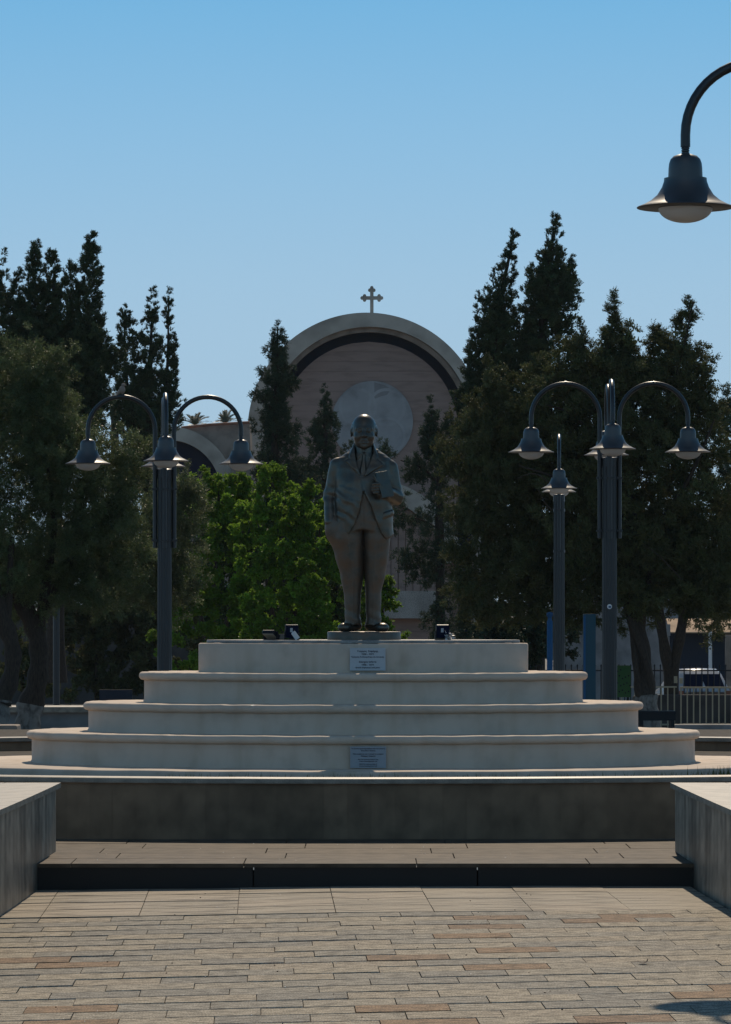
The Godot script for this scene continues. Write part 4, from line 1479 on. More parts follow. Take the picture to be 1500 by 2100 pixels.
func build_trees() -> void:
	var olive := leaf("olive leaves", Color(0.118, 0.150, 0.066), 0.9, 0.45)
	var olive2 := leaf("dusty olive leaves", Color(0.122, 0.146, 0.072), 0.9, 0.45)
	var cyp := leaf("cypress scales", Color(0.062, 0.088, 0.040), 0.5, 0.7)
	var con := leaf("conifer needles", Color(0.098, 0.108, 0.042), 0.7, 0.7)
	var con2 := leaf("blue green needles", Color(0.056, 0.082, 0.044), 0.5, 0.7)
	var lime := leaf("bright green leaves", Color(0.17, 0.285, 0.03), 1.0, 0.55)
	var pine := leaf("light pine needles", Color(0.060, 0.085, 0.038), 0.55, 0.5)
	var g := "trees behind the plaza"

	# left cypresses
	var t := tree("cypress", "dense dark cypress clump with several spires at the far left", "tree", 120, 95.0, g)
	wood(t, "trunk", M.bark, 95.0, [[[115, 1400, 0, 22], [112, 1100, 0, 18], [115, 800, 0, 12], [112, 560, 0, 3]]])
	crown(t, "cypress", cyp, 95.0,
		[[110, 740, 105, 110, 1500], [95, 880, 120, 130, 1300], [165, 770, 50, 75, 500], [222, 752, 18, 20, 60], [236, 738, 8, 9, 20], [30, 720, 50, 120, 400]],
		[[-5, 860, 6, 520, 40, 600], [-22, 800, -14, 560, 30, 200], [60, 860, 74, 506, 58, 1800], [112, 860, 106, 508, 46, 1300], [148, 880, 190, 482, 66, 2200], [180, 860, 207, 650, 44, 600], [24, 700, 36, 555, 14, 120], [150, 740, 140, 540, 26, 300]], 0.70, 0.0, 0.7, 11)
	t = tree("cypress", "thin open cypress with four slender spires behind the left lamp", "tree", 305, 110.0, g)
	wood(t, "trunk", M.bark, 110.0, [[[305, 1400, 0, 12], [303, 1000, 0, 9], [312, 640, 0, 2]], [[300, 1000, 0, 6], [262, 800, 0, 4], [255, 640, 0, 1]], [[303, 980, 0, 6], [340, 800, 0, 4], [346, 620, 0, 1]]])
	crown(t, "cypress", cyp, 110.0,
		[[300, 850, 60, 80, 700], [300, 960, 65, 70, 500]],
		[[262, 870, 256, 622, 30, 620], [286, 840, 268, 640, 14, 200], [303, 890, 315, 594, 36, 950], [328, 880, 347, 600, 26, 560], [350, 870, 358, 695, 20, 360], [280, 860, 290, 650, 20, 260]], 0.66, 0.28, 0.55, 23)

	# palms far off
	var pal := leaf("palm fronds", Color(0.075, 0.10, 0.055), 0.5, 0.5)
	for q in [[400, 872, "small palm top seen under the left lamp's right arch, nearer the post", 31], [462, 868, "small palm top seen under the left lamp's right arch, nearer the church", 32], [236, 835, "hazy palm top between the olive and the thin cypress", 33]]:
		palm(q[0], q[1], 200.0, q[2], pal, q[3])

	# dark conifers in front of the church
	t = tree("conifer", "ragged pointed conifer standing before the left side of the church arch", "tree", 565, 115.0, g)
	wood(t, "trunk", M.bark, 115.0, [[[565, 1400, 0, 12], [563, 1000, 0, 9], [570, 670, 0, 1.5]], [[560, 840, 0, 3], [535, 818, 0, 2], [516, 800, 0, 1]]])
	crown(t, "conifer", con2, 115.0,
		[[564, 905, 40, 60, 380], [556, 840, 24, 40, 170], [580, 800, 20, 26, 110], [572, 755, 20, 28, 130], [570, 705, 12, 20, 70], [556, 775, 15, 22, 80], [533, 808, 10, 6, 26], [594, 795, 9, 8, 26], [572, 970, 50, 48, 330], [598, 890, 14, 30, 80], [620, 1000, 60, 40, 280]],
		[[567, 900, 571, 652, 27, 700]], 0.62, 0.16, 0.6, 41)
	t = tree("conifer", "small pointed conifer before the round emblem, left of the statue's head", "tree", 667, 120.0, g)
	wood(t, "trunk", M.bark, 120.0, [[[668, 1400, 0, 10], [668, 1000, 0, 8], [667, 815, 0, 1.5]]])
	crown(t, "conifer", con2, 120.0,
		[[668, 870, 24, 28, 140], [655, 945, 42, 48, 300], [705, 950, 32, 38, 190], [690, 990, 50, 40, 260], [640, 985, 40, 40, 200], [790, 926, 11, 16, 50], [800, 1010, 40, 40, 120]],
		[[667, 930, 668, 795, 30, 420]], 0.6, 0.14, 0.6, 43)
	t = tree("shrubby_conifer", "dark scraggly conifer right of the statue in front of the church", "tree", 905, 108.0, g)
	wood(t, "trunk", M.bark, 108.0, [[[905, 1400, 0, 12], [902, 1100, 0, 9], [898, 940, 0, 4], [886, 850, 0, 1.5]], [[905, 1000, 0, 3], [870, 962, 0, 2.4], [822, 944, 0, 1.2]], [[905, 1090, 0, 2], [870, 1068, 0, 1.5], [815, 1055, 0, 0.6]]])
	crown(t, "conifer", con2, 108.0,
		[[900, 930, 32, 70, 330], [845, 960, 14, 26, 60], [860, 985, 20, 22, 60], [895, 1080, 40, 80, 340], [860, 1160, 28, 26, 110], [830, 1135, 26, 20, 80], [905, 1180, 40, 70, 300], [820, 1060, 26, 30, 90], [915, 1290, 45, 60, 320], [925, 1360, 60, 50, 300]],
		[[888, 970, 884, 815, 26, 420], [918, 960, 922, 832, 18, 300]], 0.62, 0.04, 0.6, 47)

	# right cypress pair
	t = tree("cypress", "tall wind-bent cypress just right of the church arch", "tree", 1010, 100.0, g)
	wood(t, "trunk", M.bark, 100.0, [[[1000, 1400, 0, 16], [1000, 1000, 0, 12], [1015, 700, 0, 7], [1050, 500, 0, 2]]])
	crown(t, "cypress", cyp, 100.0,
		[[1000, 800, 50, 110, 650], [975, 860, 34, 80, 300], [1022, 690, 38, 90, 520], [1000, 930, 60, 90, 400]],
		[[1000, 820, 1054, 476, 47, 900], [975, 820, 982, 590, 22, 260], [1015, 700, 1018, 535, 14, 120]], 0.64, 0.1, 0.6, 51)
	t = tree("cypress", "tallest wind-bent cypress, second to the right of the church arch", "tree", 1120, 100.0, g)
	wood(t, "trunk", M.bark, 100.0, [[[1100, 1400, 0, 18], [1098, 1000, 0, 13], [1110, 700, 0, 8], [1136, 470, 0, 2]]])
	crown(t, "cypress", cyp, 100.0,
		[[1095, 800, 45, 110, 700], [1128, 620, 50, 90, 800], [1078, 720, 26, 80, 260], [1160, 585, 22, 40, 140], [1090, 930, 60, 90, 400]],
		[[1105, 760, 1140, 442, 54, 1100], [1075, 740, 1082, 600, 14, 110], [1150, 640, 1172, 530, 18, 110]], 0.64, 0.1, 0.6, 53)

	# the big conifer on the right
	t = tree("conifer", "huge dark spreading conifer behind the two right lamps, trunk twisted and limewashed", "tree", 1310, 80.0, g)
	wood(t, "trunk", M.bark, 80.0, [[[1324, 1432, 0, 23], [1319, 1360, 0, 19], [1306, 1280, 0, 19], [1298, 1200, 0, 18], [1290, 1050, 0, 15], [1262, 760, 0, 6]], [[1312, 1300, 0, 10], [1322, 1220, 0.1, 9], [1350, 1100, 0, 6]], [[1336, 1430, 0.12, 9], [1322, 1350, 0.2, 8], [1300, 1290, 0.2, 8], [1284, 1240, 0.1, 8], [1270, 1180, 0, 7]], [[1312, 1430, 0.14, 9], [1304, 1370, 0.18, 7], [1300, 1310, 0.12, 7], [1312, 1250, 0.1, 8], [1330, 1190, 0, 7]]])
	wood(t, "limewash", M.lime, 80.0, [[[1333, 1512, 0, 30], [1328, 1470, 0, 26], [1323, 1425, 0, 25.4]]])
	wood(t, "limb", M.bark, 80.0, [[[1290, 1080, 0, 7], [1180, 1000, 0.8, 4], [1060, 960, 1.4, 1.5]], [[1296, 1150, 0, 8], [1400, 1000, 0.5, 5], [1460, 860, 0.8, 1.5]], [[1290, 1000, 0, 6], [1180, 860, 0.6, 3], [1080, 830, 1.0, 1]], [[1290, 980, 0, 6], [1370, 820, 0.3, 3], [1420, 620, 0.3, 1]], [[1120, 1000, 2.4, 1.6], [1085, 980, 2.6, 1.3], [1050, 990, 2.6, 0.7]], [[1120, 1050, 2.2, 1.6], [1105, 1035, 2.5, 1.2], [1092, 1010, 2.6, 0.7]], [[1380, 1190, 2.4, 1.2], [1330, 1140, 2.5, 1.0], [1300, 1120, 2.6, 0.5]]])
	crown(t, "conifer", con, 80.0,
		[[1005, 965, 95, 150, 1200], [1150, 900, 140, 140, 1700], [1258, 770, 70, 90, 720], [1180, 780, 62, 80, 480], [1370, 780, 75, 90, 620], [1420, 870, 55, 90, 480], [1110, 1080, 170, 150, 1900], [1300, 1000, 190, 170, 2200], [1310, 1150, 210, 110, 1700], [1040, 1190, 125, 95, 1000], [1455, 1120, 70, 170, 800], [1190, 1235, 165, 50, 700], [1450, 1225, 80, 32, 240], [1300, 880, 120, 120, 1000], [1060, 860, 60, 90, 380], [1340, 1080, 120, 160, 900, -1.2], [1150, 1080, 140, 160, 900, -1.2]],
		[[1256, 800, 1256, 606, 30, 280], [1370, 800, 1424, 592, 34, 330], [1340, 800, 1352, 640, 16, 110], [1190, 830, 1191, 658, 24, 190], [1005, 900, 1002, 742, 28, 230], [1288, 780, 1286, 650, 12, 80], [1432, 860, 1440, 752, 20, 120], [1100, 840, 1108, 730, 22, 130]], 0.72, 0.14, 0.75, 61)
	t = tree("forked_tree", "dark tree with a V-shaped forked trunk right of the twisted trunk", "tree", 1370, 90.0, g)
	wood(t, "trunk", M.bark, 90.0, [[[1378, 1480, 0, 17], [1376, 1400, 0, 14], [1362, 1320, 0, 11], [1350, 1240, 0, 10], [1345, 1150, 0, 6]], [[1376, 1400, 0, 12], [1392, 1320, 0, 11], [1404, 1250, 0, 10], [1420, 1150, 0, 6]]])
	crown(t, "conifer", con, 90.0, [[1380, 1160, 120, 80, 700], [1475, 1255, 30, 26, 80]], [], 0.7, 0.16, 0.7, 67)
	t = tree("pine", "lighter green pine at the right edge behind the conifer", "tree", 1500, 100.0, g)
	wood(t, "trunk", M.bark, 100.0, [[[1520, 1480, 0, 14], [1515, 1200, 0, 11], [1505, 860, 0, 3]]])
	crown(t, "conifer", pine, 100.0, [[1500, 890, 42, 80, 400], [1500, 1050, 50, 120, 600], [1490, 1190, 50, 80, 360]], [[1500, 860, 1492, 795, 26, 80]], 0.66, 0.2, 0.6, 69)

	# bright green shrubs
	var gs := "bright green shrubs behind the statue"
	t = tree("shrub", "bright green leafy shrub below the left lamp's right arm", "shrub", 440, 85.0, gs)
	wood(t, "stem", M.bark, 85.0, [[[440, 1450, 0, 7], [438, 1250, 0, 5], [450, 1000, 0, 2]], [[442, 1400, 0, 5], [400, 1200, 0, 3], [380, 1060, 0, 1]], [[442, 1380, 0, 5], [490, 1150, 0, 3], [500, 1000, 0, 1]]])
	crown(t, "broad", lime, 85.0,
		[[450, 1010, 70, 50, 330], [400, 1085, 55, 70, 330], [470, 1090, 70, 70, 420], [440, 1180, 80, 70, 440], [400, 1260, 70, 60, 300], [480, 1250, 70, 60, 330], [430, 1340, 90, 60, 330], [500, 1000, 40, 30, 120], [385, 1010, 30, 28, 80]], [], 0.80, 0.22, 0.62, 71, 0.8, 1.1)
	t = tree("shrub", "bright green leafy shrub between the left lamp and the statue, tallest of its row", "shrub", 580, 83.0, gs)
	wood(t, "stem", M.bark, 83.0, [[[580, 1450, 0, 7], [585, 1250, 0, 5], [575, 1010, 0, 2]], [[582, 1400, 0, 5], [640, 1200, 0, 3], [660, 1050, 0, 1]], [[582, 1380, 0, 5], [540, 1150, 0, 3], [525, 1010, 0, 1]]])
	crown(t, "broad", lime, 83.0,
		[[555, 1000, 45, 36, 190], [645, 1035, 60, 48, 290], [560, 1075, 80, 60, 430], [640, 1120, 70, 70, 430], [560, 1170, 80, 65, 430], [640, 1210, 65, 70, 380], [570, 1270, 80, 60, 380], [660, 1290, 60, 50, 260], [590, 1360, 100, 50, 300], [700, 1130, 40, 90, 250], [565, 975, 18, 14, 40]], [], 0.80, 0.22, 0.62, 73, 0.8, 1.1)
	t = tree("shrub", "narrow bright green shrub just right of the statue's legs", "shrub", 780, 84.0, gs)
	wood(t, "stem", M.bark, 84.0, [[[775, 1450, 0, 6], [780, 1300, 0, 4], [790, 1210, 0, 1.5]]])
	crown(t, "broad", lime, 84.0, [[796, 1222, 22, 26, 100], [790, 1265, 30, 36, 160], [750, 1240, 40, 60, 220], [780, 1320, 45, 40, 200], [735, 1300, 40, 60, 200]], [], 0.7, 0.2, 0.5, 79, 0.8, 1.1)
	# dark hedge that closes the view below the crowns
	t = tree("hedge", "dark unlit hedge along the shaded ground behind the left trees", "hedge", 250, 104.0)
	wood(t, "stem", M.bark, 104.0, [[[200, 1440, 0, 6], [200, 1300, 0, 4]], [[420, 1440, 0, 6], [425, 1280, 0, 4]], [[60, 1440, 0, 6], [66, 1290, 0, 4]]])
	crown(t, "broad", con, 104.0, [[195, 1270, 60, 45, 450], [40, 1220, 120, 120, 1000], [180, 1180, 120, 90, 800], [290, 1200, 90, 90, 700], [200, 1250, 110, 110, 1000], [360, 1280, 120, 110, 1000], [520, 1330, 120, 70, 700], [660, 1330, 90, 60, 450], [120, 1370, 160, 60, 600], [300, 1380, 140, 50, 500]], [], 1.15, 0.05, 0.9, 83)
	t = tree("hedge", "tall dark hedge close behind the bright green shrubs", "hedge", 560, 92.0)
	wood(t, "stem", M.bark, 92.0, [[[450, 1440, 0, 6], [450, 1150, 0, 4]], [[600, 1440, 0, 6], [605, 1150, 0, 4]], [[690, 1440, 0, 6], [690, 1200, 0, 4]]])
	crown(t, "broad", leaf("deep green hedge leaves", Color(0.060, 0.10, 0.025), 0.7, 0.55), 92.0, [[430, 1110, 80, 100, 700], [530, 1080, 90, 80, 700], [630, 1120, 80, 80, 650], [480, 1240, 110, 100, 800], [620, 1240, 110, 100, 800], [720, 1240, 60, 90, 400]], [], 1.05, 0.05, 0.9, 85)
	t = tree("hedge", "dark hedge behind the blue posts on the right", "hedge", 1040, 98.0)
	wood(t, "stem", M.bark, 98.0, [[[1040, 1440, 0, 6], [1040, 1320, 0, 4]], [[1000, 1440, 0, 6], [995, 1330, 0, 4]]])
	crown(t, "broad", con2, 98.0, [[1010, 1330, 90, 90, 900], [1090, 1330, 70, 70, 600], [960, 1370, 70, 60, 450], [1150, 1290, 50, 30, 150]], [], 1.05, 0.05, 0.9, 89)
	# agave by the fence
	t = tree("agave", "small yellow-green spiky plant by the black fence", "plant", 1177, 88.0)
	var am := MB.new()
	for k in 26:
		var a := TAU * k / 26.0 + rng.randf() * 0.3
		var e := rng.randf_range(0.4, 1.45)
		var dir := Vector3(cos(a) * cos(e), sin(e), sin(a) * cos(e))
		var w := dir.cross(Vector3.UP).normalized() * 0.012
		var p0 := Vector3(0, 1.08, 0)
		am.flat(p0 - w, p0 + dir * rng.randf_range(0.18, 0.32), p0 + w)
	put("blades", am.commit(), stone("yellow green blade", Color(0.12, 0.16, 0.03), 0.5), t)
	put("stem", MB.new_box(Vector3(0, 0.54, 0), Vector3(0.04, 1.1, 0.04), 0.0), M.bark, t)

	# the two olives, nearest on the left
	t = tree("olive_tree", "large grey-green olive tree at the left edge with dark twisted limewashed trunk", "tree", 62, 58.0, g)
	wood(t, "trunk", M.bark, 58.0, [[[62, 1450, 0, 27], [76, 1400, 0, 21], [80, 1340, 0, 19], [72, 1290, 0, 20], [48, 1240, 0, 18], [20, 1190, 0, 15], [-10, 1110, 0, 9]], [[76, 1310, 0, 12], [95, 1200, 0, 10], [110, 1050, 0, 5], [70, 800, 0, 2]], [[70, 1300, 0, 9], [160, 1120, 0, 6], [250, 1000, 0, 2]]])
	wood(t, "limewash", M.lime, 58.0, [[[52, 1525, 0, 26], [58, 1480, 0, 25], [63, 1443, 0, 27.4]]])
	crown(t, "olive", olive, 58.0,
		[[62, 790, 85, 95, 1500], [35, 930, 130, 140, 2400], [140, 970, 110, 110, 1900], [110, 1100, 150, 110, 2300], [225, 990, 75, 85, 1000], [220, 1110, 95, 90, 1300], [55, 1200, 120, 75, 1100], [200, 1205, 90, 55, 700], [-60, 1000, 110, 220, 1500], [100, 850, 70, 70, 700], [285, 935, 40, 40, 240], [120, 1000, 165, 170, 1100, -1.3], [60, 1120, 130, 90, 600, -1.3], [220, 1080, 90, 100, 500, -1.2]], [[50, 800, 62, 676, 42, 260], [120, 830, 130, 718, 28, 150], [12, 800, 15, 700, 30, 160]], 0.58, 0.20, 0.5, 91)
	t = tree("olive_tree", "second dark twisted olive trunk at the very left edge of the picture", "tree", 5, 57.0, g)
	t.set_meta("label", "leftmost olive with only its dark limewashed trunk in view")
	wood(t, "trunk", M.bark, 57.0, [[[2, 1440, 0, 22], [22, 1390, 0, 17], [26, 1330, 0, 17], [6, 1270, 0, 18], [-12, 1200, 0, 14]], [[14, 1300, 0, 9], [18, 1220, 0, 8], [25, 1100, 0, 5]]])
	wood(t, "limewash", M.lime, 57.0, [[[-6, 1520, 0, 22], [-2, 1470, 0, 21], [2, 1434, 0, 22.4]]])
	crown(t, "olive", olive, 57.0, [[-40, 1120, 90, 90, 700], [0, 1180, 70, 50, 350]], [], 0.58, 0.2, 0.5, 93)
	t = tree("olive_tree", "dusty olive tree right behind the left lamp post", "tree", 345, 60.0, g)
	wood(t, "trunk", M.bark, 60.0, [[[330, 1480, 0, 15], [335, 1380, 0, 13], [340, 1250, 0, 9], [350, 1050, 0, 3]], [[338, 1300, 0, 7], [290, 1150, 0, 4], [270, 1080, 0, 2]]])
	crown(t, "olive", olive2, 60.0, [[360, 1050, 55, 80, 700], [340, 1150, 80, 85, 1200], [280, 1180, 70, 75, 800], [345, 1225, 62, 45, 450], [385, 1020, 30, 40, 200], [300, 1080, 60, 80, 600]], [[372, 1020, 384, 955, 18, 70]], 0.56, 0.24, 0.45, 97)


func palm(px: float, py: float, d: float, label: String, m: Material, seed_: int) -> void:
	var r := RandomNumberGenerator.new()
	r.seed = seed_
	var o := tree("palm", label, "palm", px, d, "palms far behind the church wing")
	var top := at(px, py, d) - o.position
	var tb := MB.new()
	tb.tube(PackedVector3Array([Vector3(0, 0, 0), top * 0.5, top]), PackedFloat32Array([0.28, 0.22, 0.2]), 10)
	put("trunk", tb.commit(), M.bark, o)
	var s := d / F
	for k in 17:
		var a := TAU * k / 17.0 + r.randf() * 0.3
		var up := r.randf_range(0.25, 1.35)
		var len := r.randf_range(30, 46) * s
		var mb := MB.new()
		var dir := Vector3(cos(a) * cos(up), sin(up), sin(a) * cos(up))
		var side := dir.cross(Vector3.UP).normalized()
		for j in 22:
			var f := (j + 1) / 22.0
			var p := top + dir * len * f - Vector3(0, len * 0.32 * f * f, 0)
			var leaflen := len * 0.30 * (1.0 - 0.6 * f)
			for sg in [-1.0, 1.0]:
				var e: Vector3 = p + (side * sg * 0.8 + dir * 0.7 + Vector3(0, r.randf_range(-0.1, 0.3), 0)).normalized() * leaflen
				mb.flat(p - dir * 0.035, e, p + dir * 0.035)
		var fr := put("frond", mb.commit(), m, o)


# ---------------------------------------------------------------- statue
# Surface nets: meshes the zero set of f between lo and hi with cubic cells
func net(f: Callable, lo: Vector3, hi: Vector3, cell: float) -> ArrayMesh:
	const B := 6
	var n := Vector3i(((hi - lo) / (cell * B)).ceil())
	var reach := cell * B * 0.87 * 1.25
	var nx := n.x * B + 2
	var ny := n.y * B + 2
	var verts := PackedVector3Array()
	var ids := {}
	var edges := PackedInt32Array()
	var val := PackedFloat32Array()
	val.resize((B + 1) * (B + 1) * (B + 1))
	var S := B + 1
	for bx in n.x:
		for by in n.y:
			for bz in n.z:
				var base := lo + Vector3(bx, by, bz) * cell * B
				if absf(f.call(base + Vector3.ONE * cell * B * 0.5)) > reach:
					continue
				var q := 0
				for i in S:
					for j in S:
						for k in S:
							val[q] = f.call(base + Vector3(i, j, k) * cell)
							q += 1
				for i in B:
					for j in B:
						for k in B:
							var o := (i * S + j) * S + k
							var v000 := val[o]
							var v100 := val[o + S * S]
							var v010 := val[o + S]
							var v001 := val[o + 1]
							var v110 := val[o + S * S + S]
							var v101 := val[o + S * S + 1]
							var v011 := val[o + S + 1]
							var v111 := val[o + S * S + S + 1]
							var gi := bx * B + i
							var gj := by * B + j
							var gk := bz * B + k
							var id := (gk * ny + gj) * nx + gi
							var s := v000 < 0.0
							if s != (v100 < 0.0):
								edges.append_array(PackedInt32Array([gi, gj, gk, 0, 1 if s else 0]))
							if s != (v010 < 0.0):
								edges.append_array(PackedInt32Array([gi, gj, gk, 1, 1 if s else 0]))
							if s != (v001 < 0.0):
								edges.append_array(PackedInt32Array([gi, gj, gk, 2, 1 if s else 0]))
							if s == (v100 < 0.0) and s == (v010 < 0.0) and s == (v001 < 0.0) and s == (v110 < 0.0) and s == (v101 < 0.0) and s == (v011 < 0.0) and s == (v111 < 0.0):
								continue
							var sum := Vector3.ZERO
							var c := 0
							if s != (v100 < 0.0): sum += Vector3(v000 / (v000 - v100), 0, 0); c += 1
							if s != (v010 < 0.0): sum += Vector3(0, v000 / (v000 - v010), 0); c += 1
							if s != (v001 < 0.0): sum += Vector3(0, 0, v000 / (v000 - v001)); c += 1
							if (v100 < 0.0) != (v110 < 0.0): sum += Vector3(1, v100 / (v100 - v110), 0); c += 1
							if (v100 < 0.0) != (v101 < 0.0): sum += Vector3(1, 0, v100 / (v100 - v101)); c += 1
							if (v010 < 0.0) != (v110 < 0.0): sum += Vector3(v010 / (v010 - v110), 1, 0); c += 1
							if (v010 < 0.0) != (v011 < 0.0): sum += Vector3(0, 1, v010 / (v010 - v011)); c += 1
							if (v001 < 0.0) != (v101 < 0.0): sum += Vector3(v001 / (v001 - v101), 0, 1); c += 1
							if (v001 < 0.0) != (v011 < 0.0): sum += Vector3(0, v001 / (v001 - v011), 1); c += 1
							if (v110 < 0.0) != (v111 < 0.0): sum += Vector3(1, 1, v110 / (v110 - v111)); c += 1
							if (v101 < 0.0) != (v111 < 0.0): sum += Vector3(1, v101 / (v101 - v111), 1); c += 1
							if (v011 < 0.0) != (v111 < 0.0): sum += Vector3(v011 / (v011 - v111), 1, 1); c += 1
							ids[id] = verts.size()
							verts.append(lo + (Vector3(gi, gj, gk) + sum / c) * cell)
	var idx := PackedInt32Array()
	var norms := PackedVector3Array()
	norms.resize(verts.size())
	for e in range(0, edges.size(), 5):
		var i := edges[e]
		var j := edges[e + 1]
		var k := edges[e + 2]
		var ax := edges[e + 3]
		var u := Vector3i(0, 1, 0) if ax == 0 else (Vector3i(0, 0, 1) if ax == 1 else Vector3i(1, 0, 0))
		var w := Vector3i(0, 0, 1) if ax == 0 else (Vector3i(1, 0, 0) if ax == 1 else Vector3i(0, 1, 0))
		var p := Vector3i(i, j, k)
		var q := []
		for t in [p, p - u, p - u - w, p - w]:
			q.append(ids.get((t.z * ny + t.y) * nx + t.x, -1))
		if -1 in q:
			continue
		var a: int = q[0]
		var b: int = q[1]
		var c: int = q[2]
		var d: int = q[3]
		if edges[e + 4] == 0:
			b = q[3]
			d = q[1]
		# clockwise seen from outside
		idx.append_array(PackedInt32Array([a, c, b, a, d, c]))
		var m1 := (verts[b] - verts[a]).cross(verts[c] - verts[a])
		var m2 := (verts[c] - verts[a]).cross(verts[d] - verts[a])
		norms[a] += m1 + m2
		norms[b] += m1
		norms[c] += m1 + m2
		norms[d] += m2
	for k in norms.size():
		norms[k] = norms[k].normalized()
	var arr := []
	arr.resize(Mesh.ARRAY_MAX)
	arr[Mesh.ARRAY_VERTEX] = verts
	arr[Mesh.ARRAY_NORMAL] = norms
	arr[Mesh.ARRAY_INDEX] = idx
	var mesh := ArrayMesh.new()
	mesh.add_surface_from_arrays(Mesh.PRIMITIVE_TRIANGLES, arr)
	return mesh


static func smin(a: float, b: float, k: float) -> float:
	var h := maxf(k - absf(a - b), 0.0) / k
	return minf(a, b) - h * h * k * 0.25


static func smax(a: float, b: float, k: float) -> float:
	return -smin(-a, -b, k)


static func cap(p: Vector3, a: Vector3, b: Vector3, ra: float, rb: float) -> float:
	var d := b - a
	var t := clampf((p - a).dot(d) / d.length_squared(), 0.0, 1.0)
	return p.distance_to(a + d * t) - lerpf(ra, rb, t)


static func ell(p: Vector3, c: Vector3, r: Vector3) -> float:
	var q := (p - c) / r
	var k0 := q.length()
	var k1 := (q / r).length()
	return k0 * (k0 - 1.0) / maxf(k1, 0.0001)


# keys: [y, cx, cz, a, b] from low to high; the section is a rounded superellipse
static func loft(p: Vector3, keys: Array, power := 2.0) -> float:
	var n := keys.size()
	var y := clampf(p.y, keys[0][0], keys[n - 1][0])
	var k := 0
	while k < n - 2 and y > keys[k + 1][0]:
		k += 1
	var t: float = (y - keys[k][0]) / (keys[k + 1][0] - keys[k][0])
	t = t * t * (3.0 - 2.0 * t) * 0.5 + t * 0.5
	var a: Array = keys[k]
	var b: Array = keys[k + 1]
	var rx := lerpf(a[3], b[3], t)
	var rz := lerpf(a[4], b[4], t)
	var qx := absf(p.x - lerpf(a[1], b[1], t)) / rx
	var qz := absf(p.z - lerpf(a[2], b[2], t)) / rz
	var l := sqrt(qx * qx + qz * qz) if power == 2.0 else pow(pow(qx, power) + pow(qz, power), 1.0 / power)
	var d := (l - 1.0) * minf(rx, rz)
	return maxf(d, maxf(keys[0][0] - p.y, p.y - keys[n - 1][0]))


# signed distance to a polygon, negative inside
static func poly_d(p: Vector2, v: PackedVector2Array) -> float:
	var n := v.size()
	var d := (p - v[0]).length_squared()
	var s := 1.0
	var j := n - 1
	for i in n:
		var e := v[j] - v[i]
		var w := p - v[i]
		var b := w - e * clampf(w.dot(e) / e.length_squared(), 0.0, 1.0)
		d = minf(d, b.length_squared())
		var c1 := p.y >= v[i].y
		var c2 := p.y < v[j].y
		var c3 := e.x * w.y > e.y * w.x
		if (c1 and c2 and c3) or (not c1 and not c2 and not c3):
			s = -s
		j = i
	return s * sqrt(d)


var folds := FastNoiseLite.new()
const TORSO := [[0.64, -0.008, 0.008, 0.222, 0.162], [0.80, -0.008, 0.014, 0.218, 0.170], [0.95, -0.008, 0.020, 0.208, 0.170], [1.08, -0.004, 0.014, 0.203, 0.152], [1.18, -0.003, 0.0, 0.204, 0.130], [1.235, -0.003, -0.010, 0.203, 0.112], [1.262, -0.003, -0.015, 0.192, 0.103], [1.29, 0.0, -0.018, 0.158, 0.094], [1.32, 0.0, -0.020, 0.116, 0.086], [1.345, 0.0, -0.020, 0.088, 0.080], [1.368, 0.0, -0.022, 0.076, 0.076]]
var OPENING := PackedVector2Array([Vector2(-0.004, 1.018), Vector2(0.030, 0.952), Vector2(0.052, 0.905), Vector2(0.085, 0.805), Vector2(0.122, 0.715), Vector2(0.165, 0.668), Vector2(0.165, 0.58), Vector2(-0.13, 0.58), Vector2(-0.112, 0.700), Vector2(-0.066, 0.779), Vector2(-0.032, 0.876), Vector2(-0.016, 0.95)])
var VEE := PackedVector2Array([Vector2(-0.074, 1.40), Vector2(-0.060, 1.25), Vector2(-0.026, 1.145), Vector2(-0.004, 1.135), Vector2(0.042, 1.235), Vector2(0.068, 1.31), Vector2(0.066, 1.40)])
var LAPEL_A := PackedVector2Array([Vector2(-0.080, 1.385), Vector2(-0.112, 1.275), Vector2(-0.104, 1.262), Vector2(-0.138, 1.241), Vector2(-0.085, 1.190), Vector2(-0.034, 1.135), Vector2(-0.015, 1.135), Vector2(-0.050, 1.25), Vector2(-0.060, 1.385)])
var LAPEL_B := PackedVector2Array([Vector2(0.068, 1.385), Vector2(0.105, 1.272), Vector2(0.096, 1.258), Vector2(0.142, 1.212), Vector2(0.070, 1.168), Vector2(0.018, 1.132), Vector2(-0.010, 1.132), Vector2(0.036, 1.235), Vector2(0.055, 1.385)])
var FLAP := PackedVector2Array([Vector2(0.135, 0.862), Vector2(0.225, 0.893), Vector2(0.225, 0.855), Vector2(0.140, 0.822)])


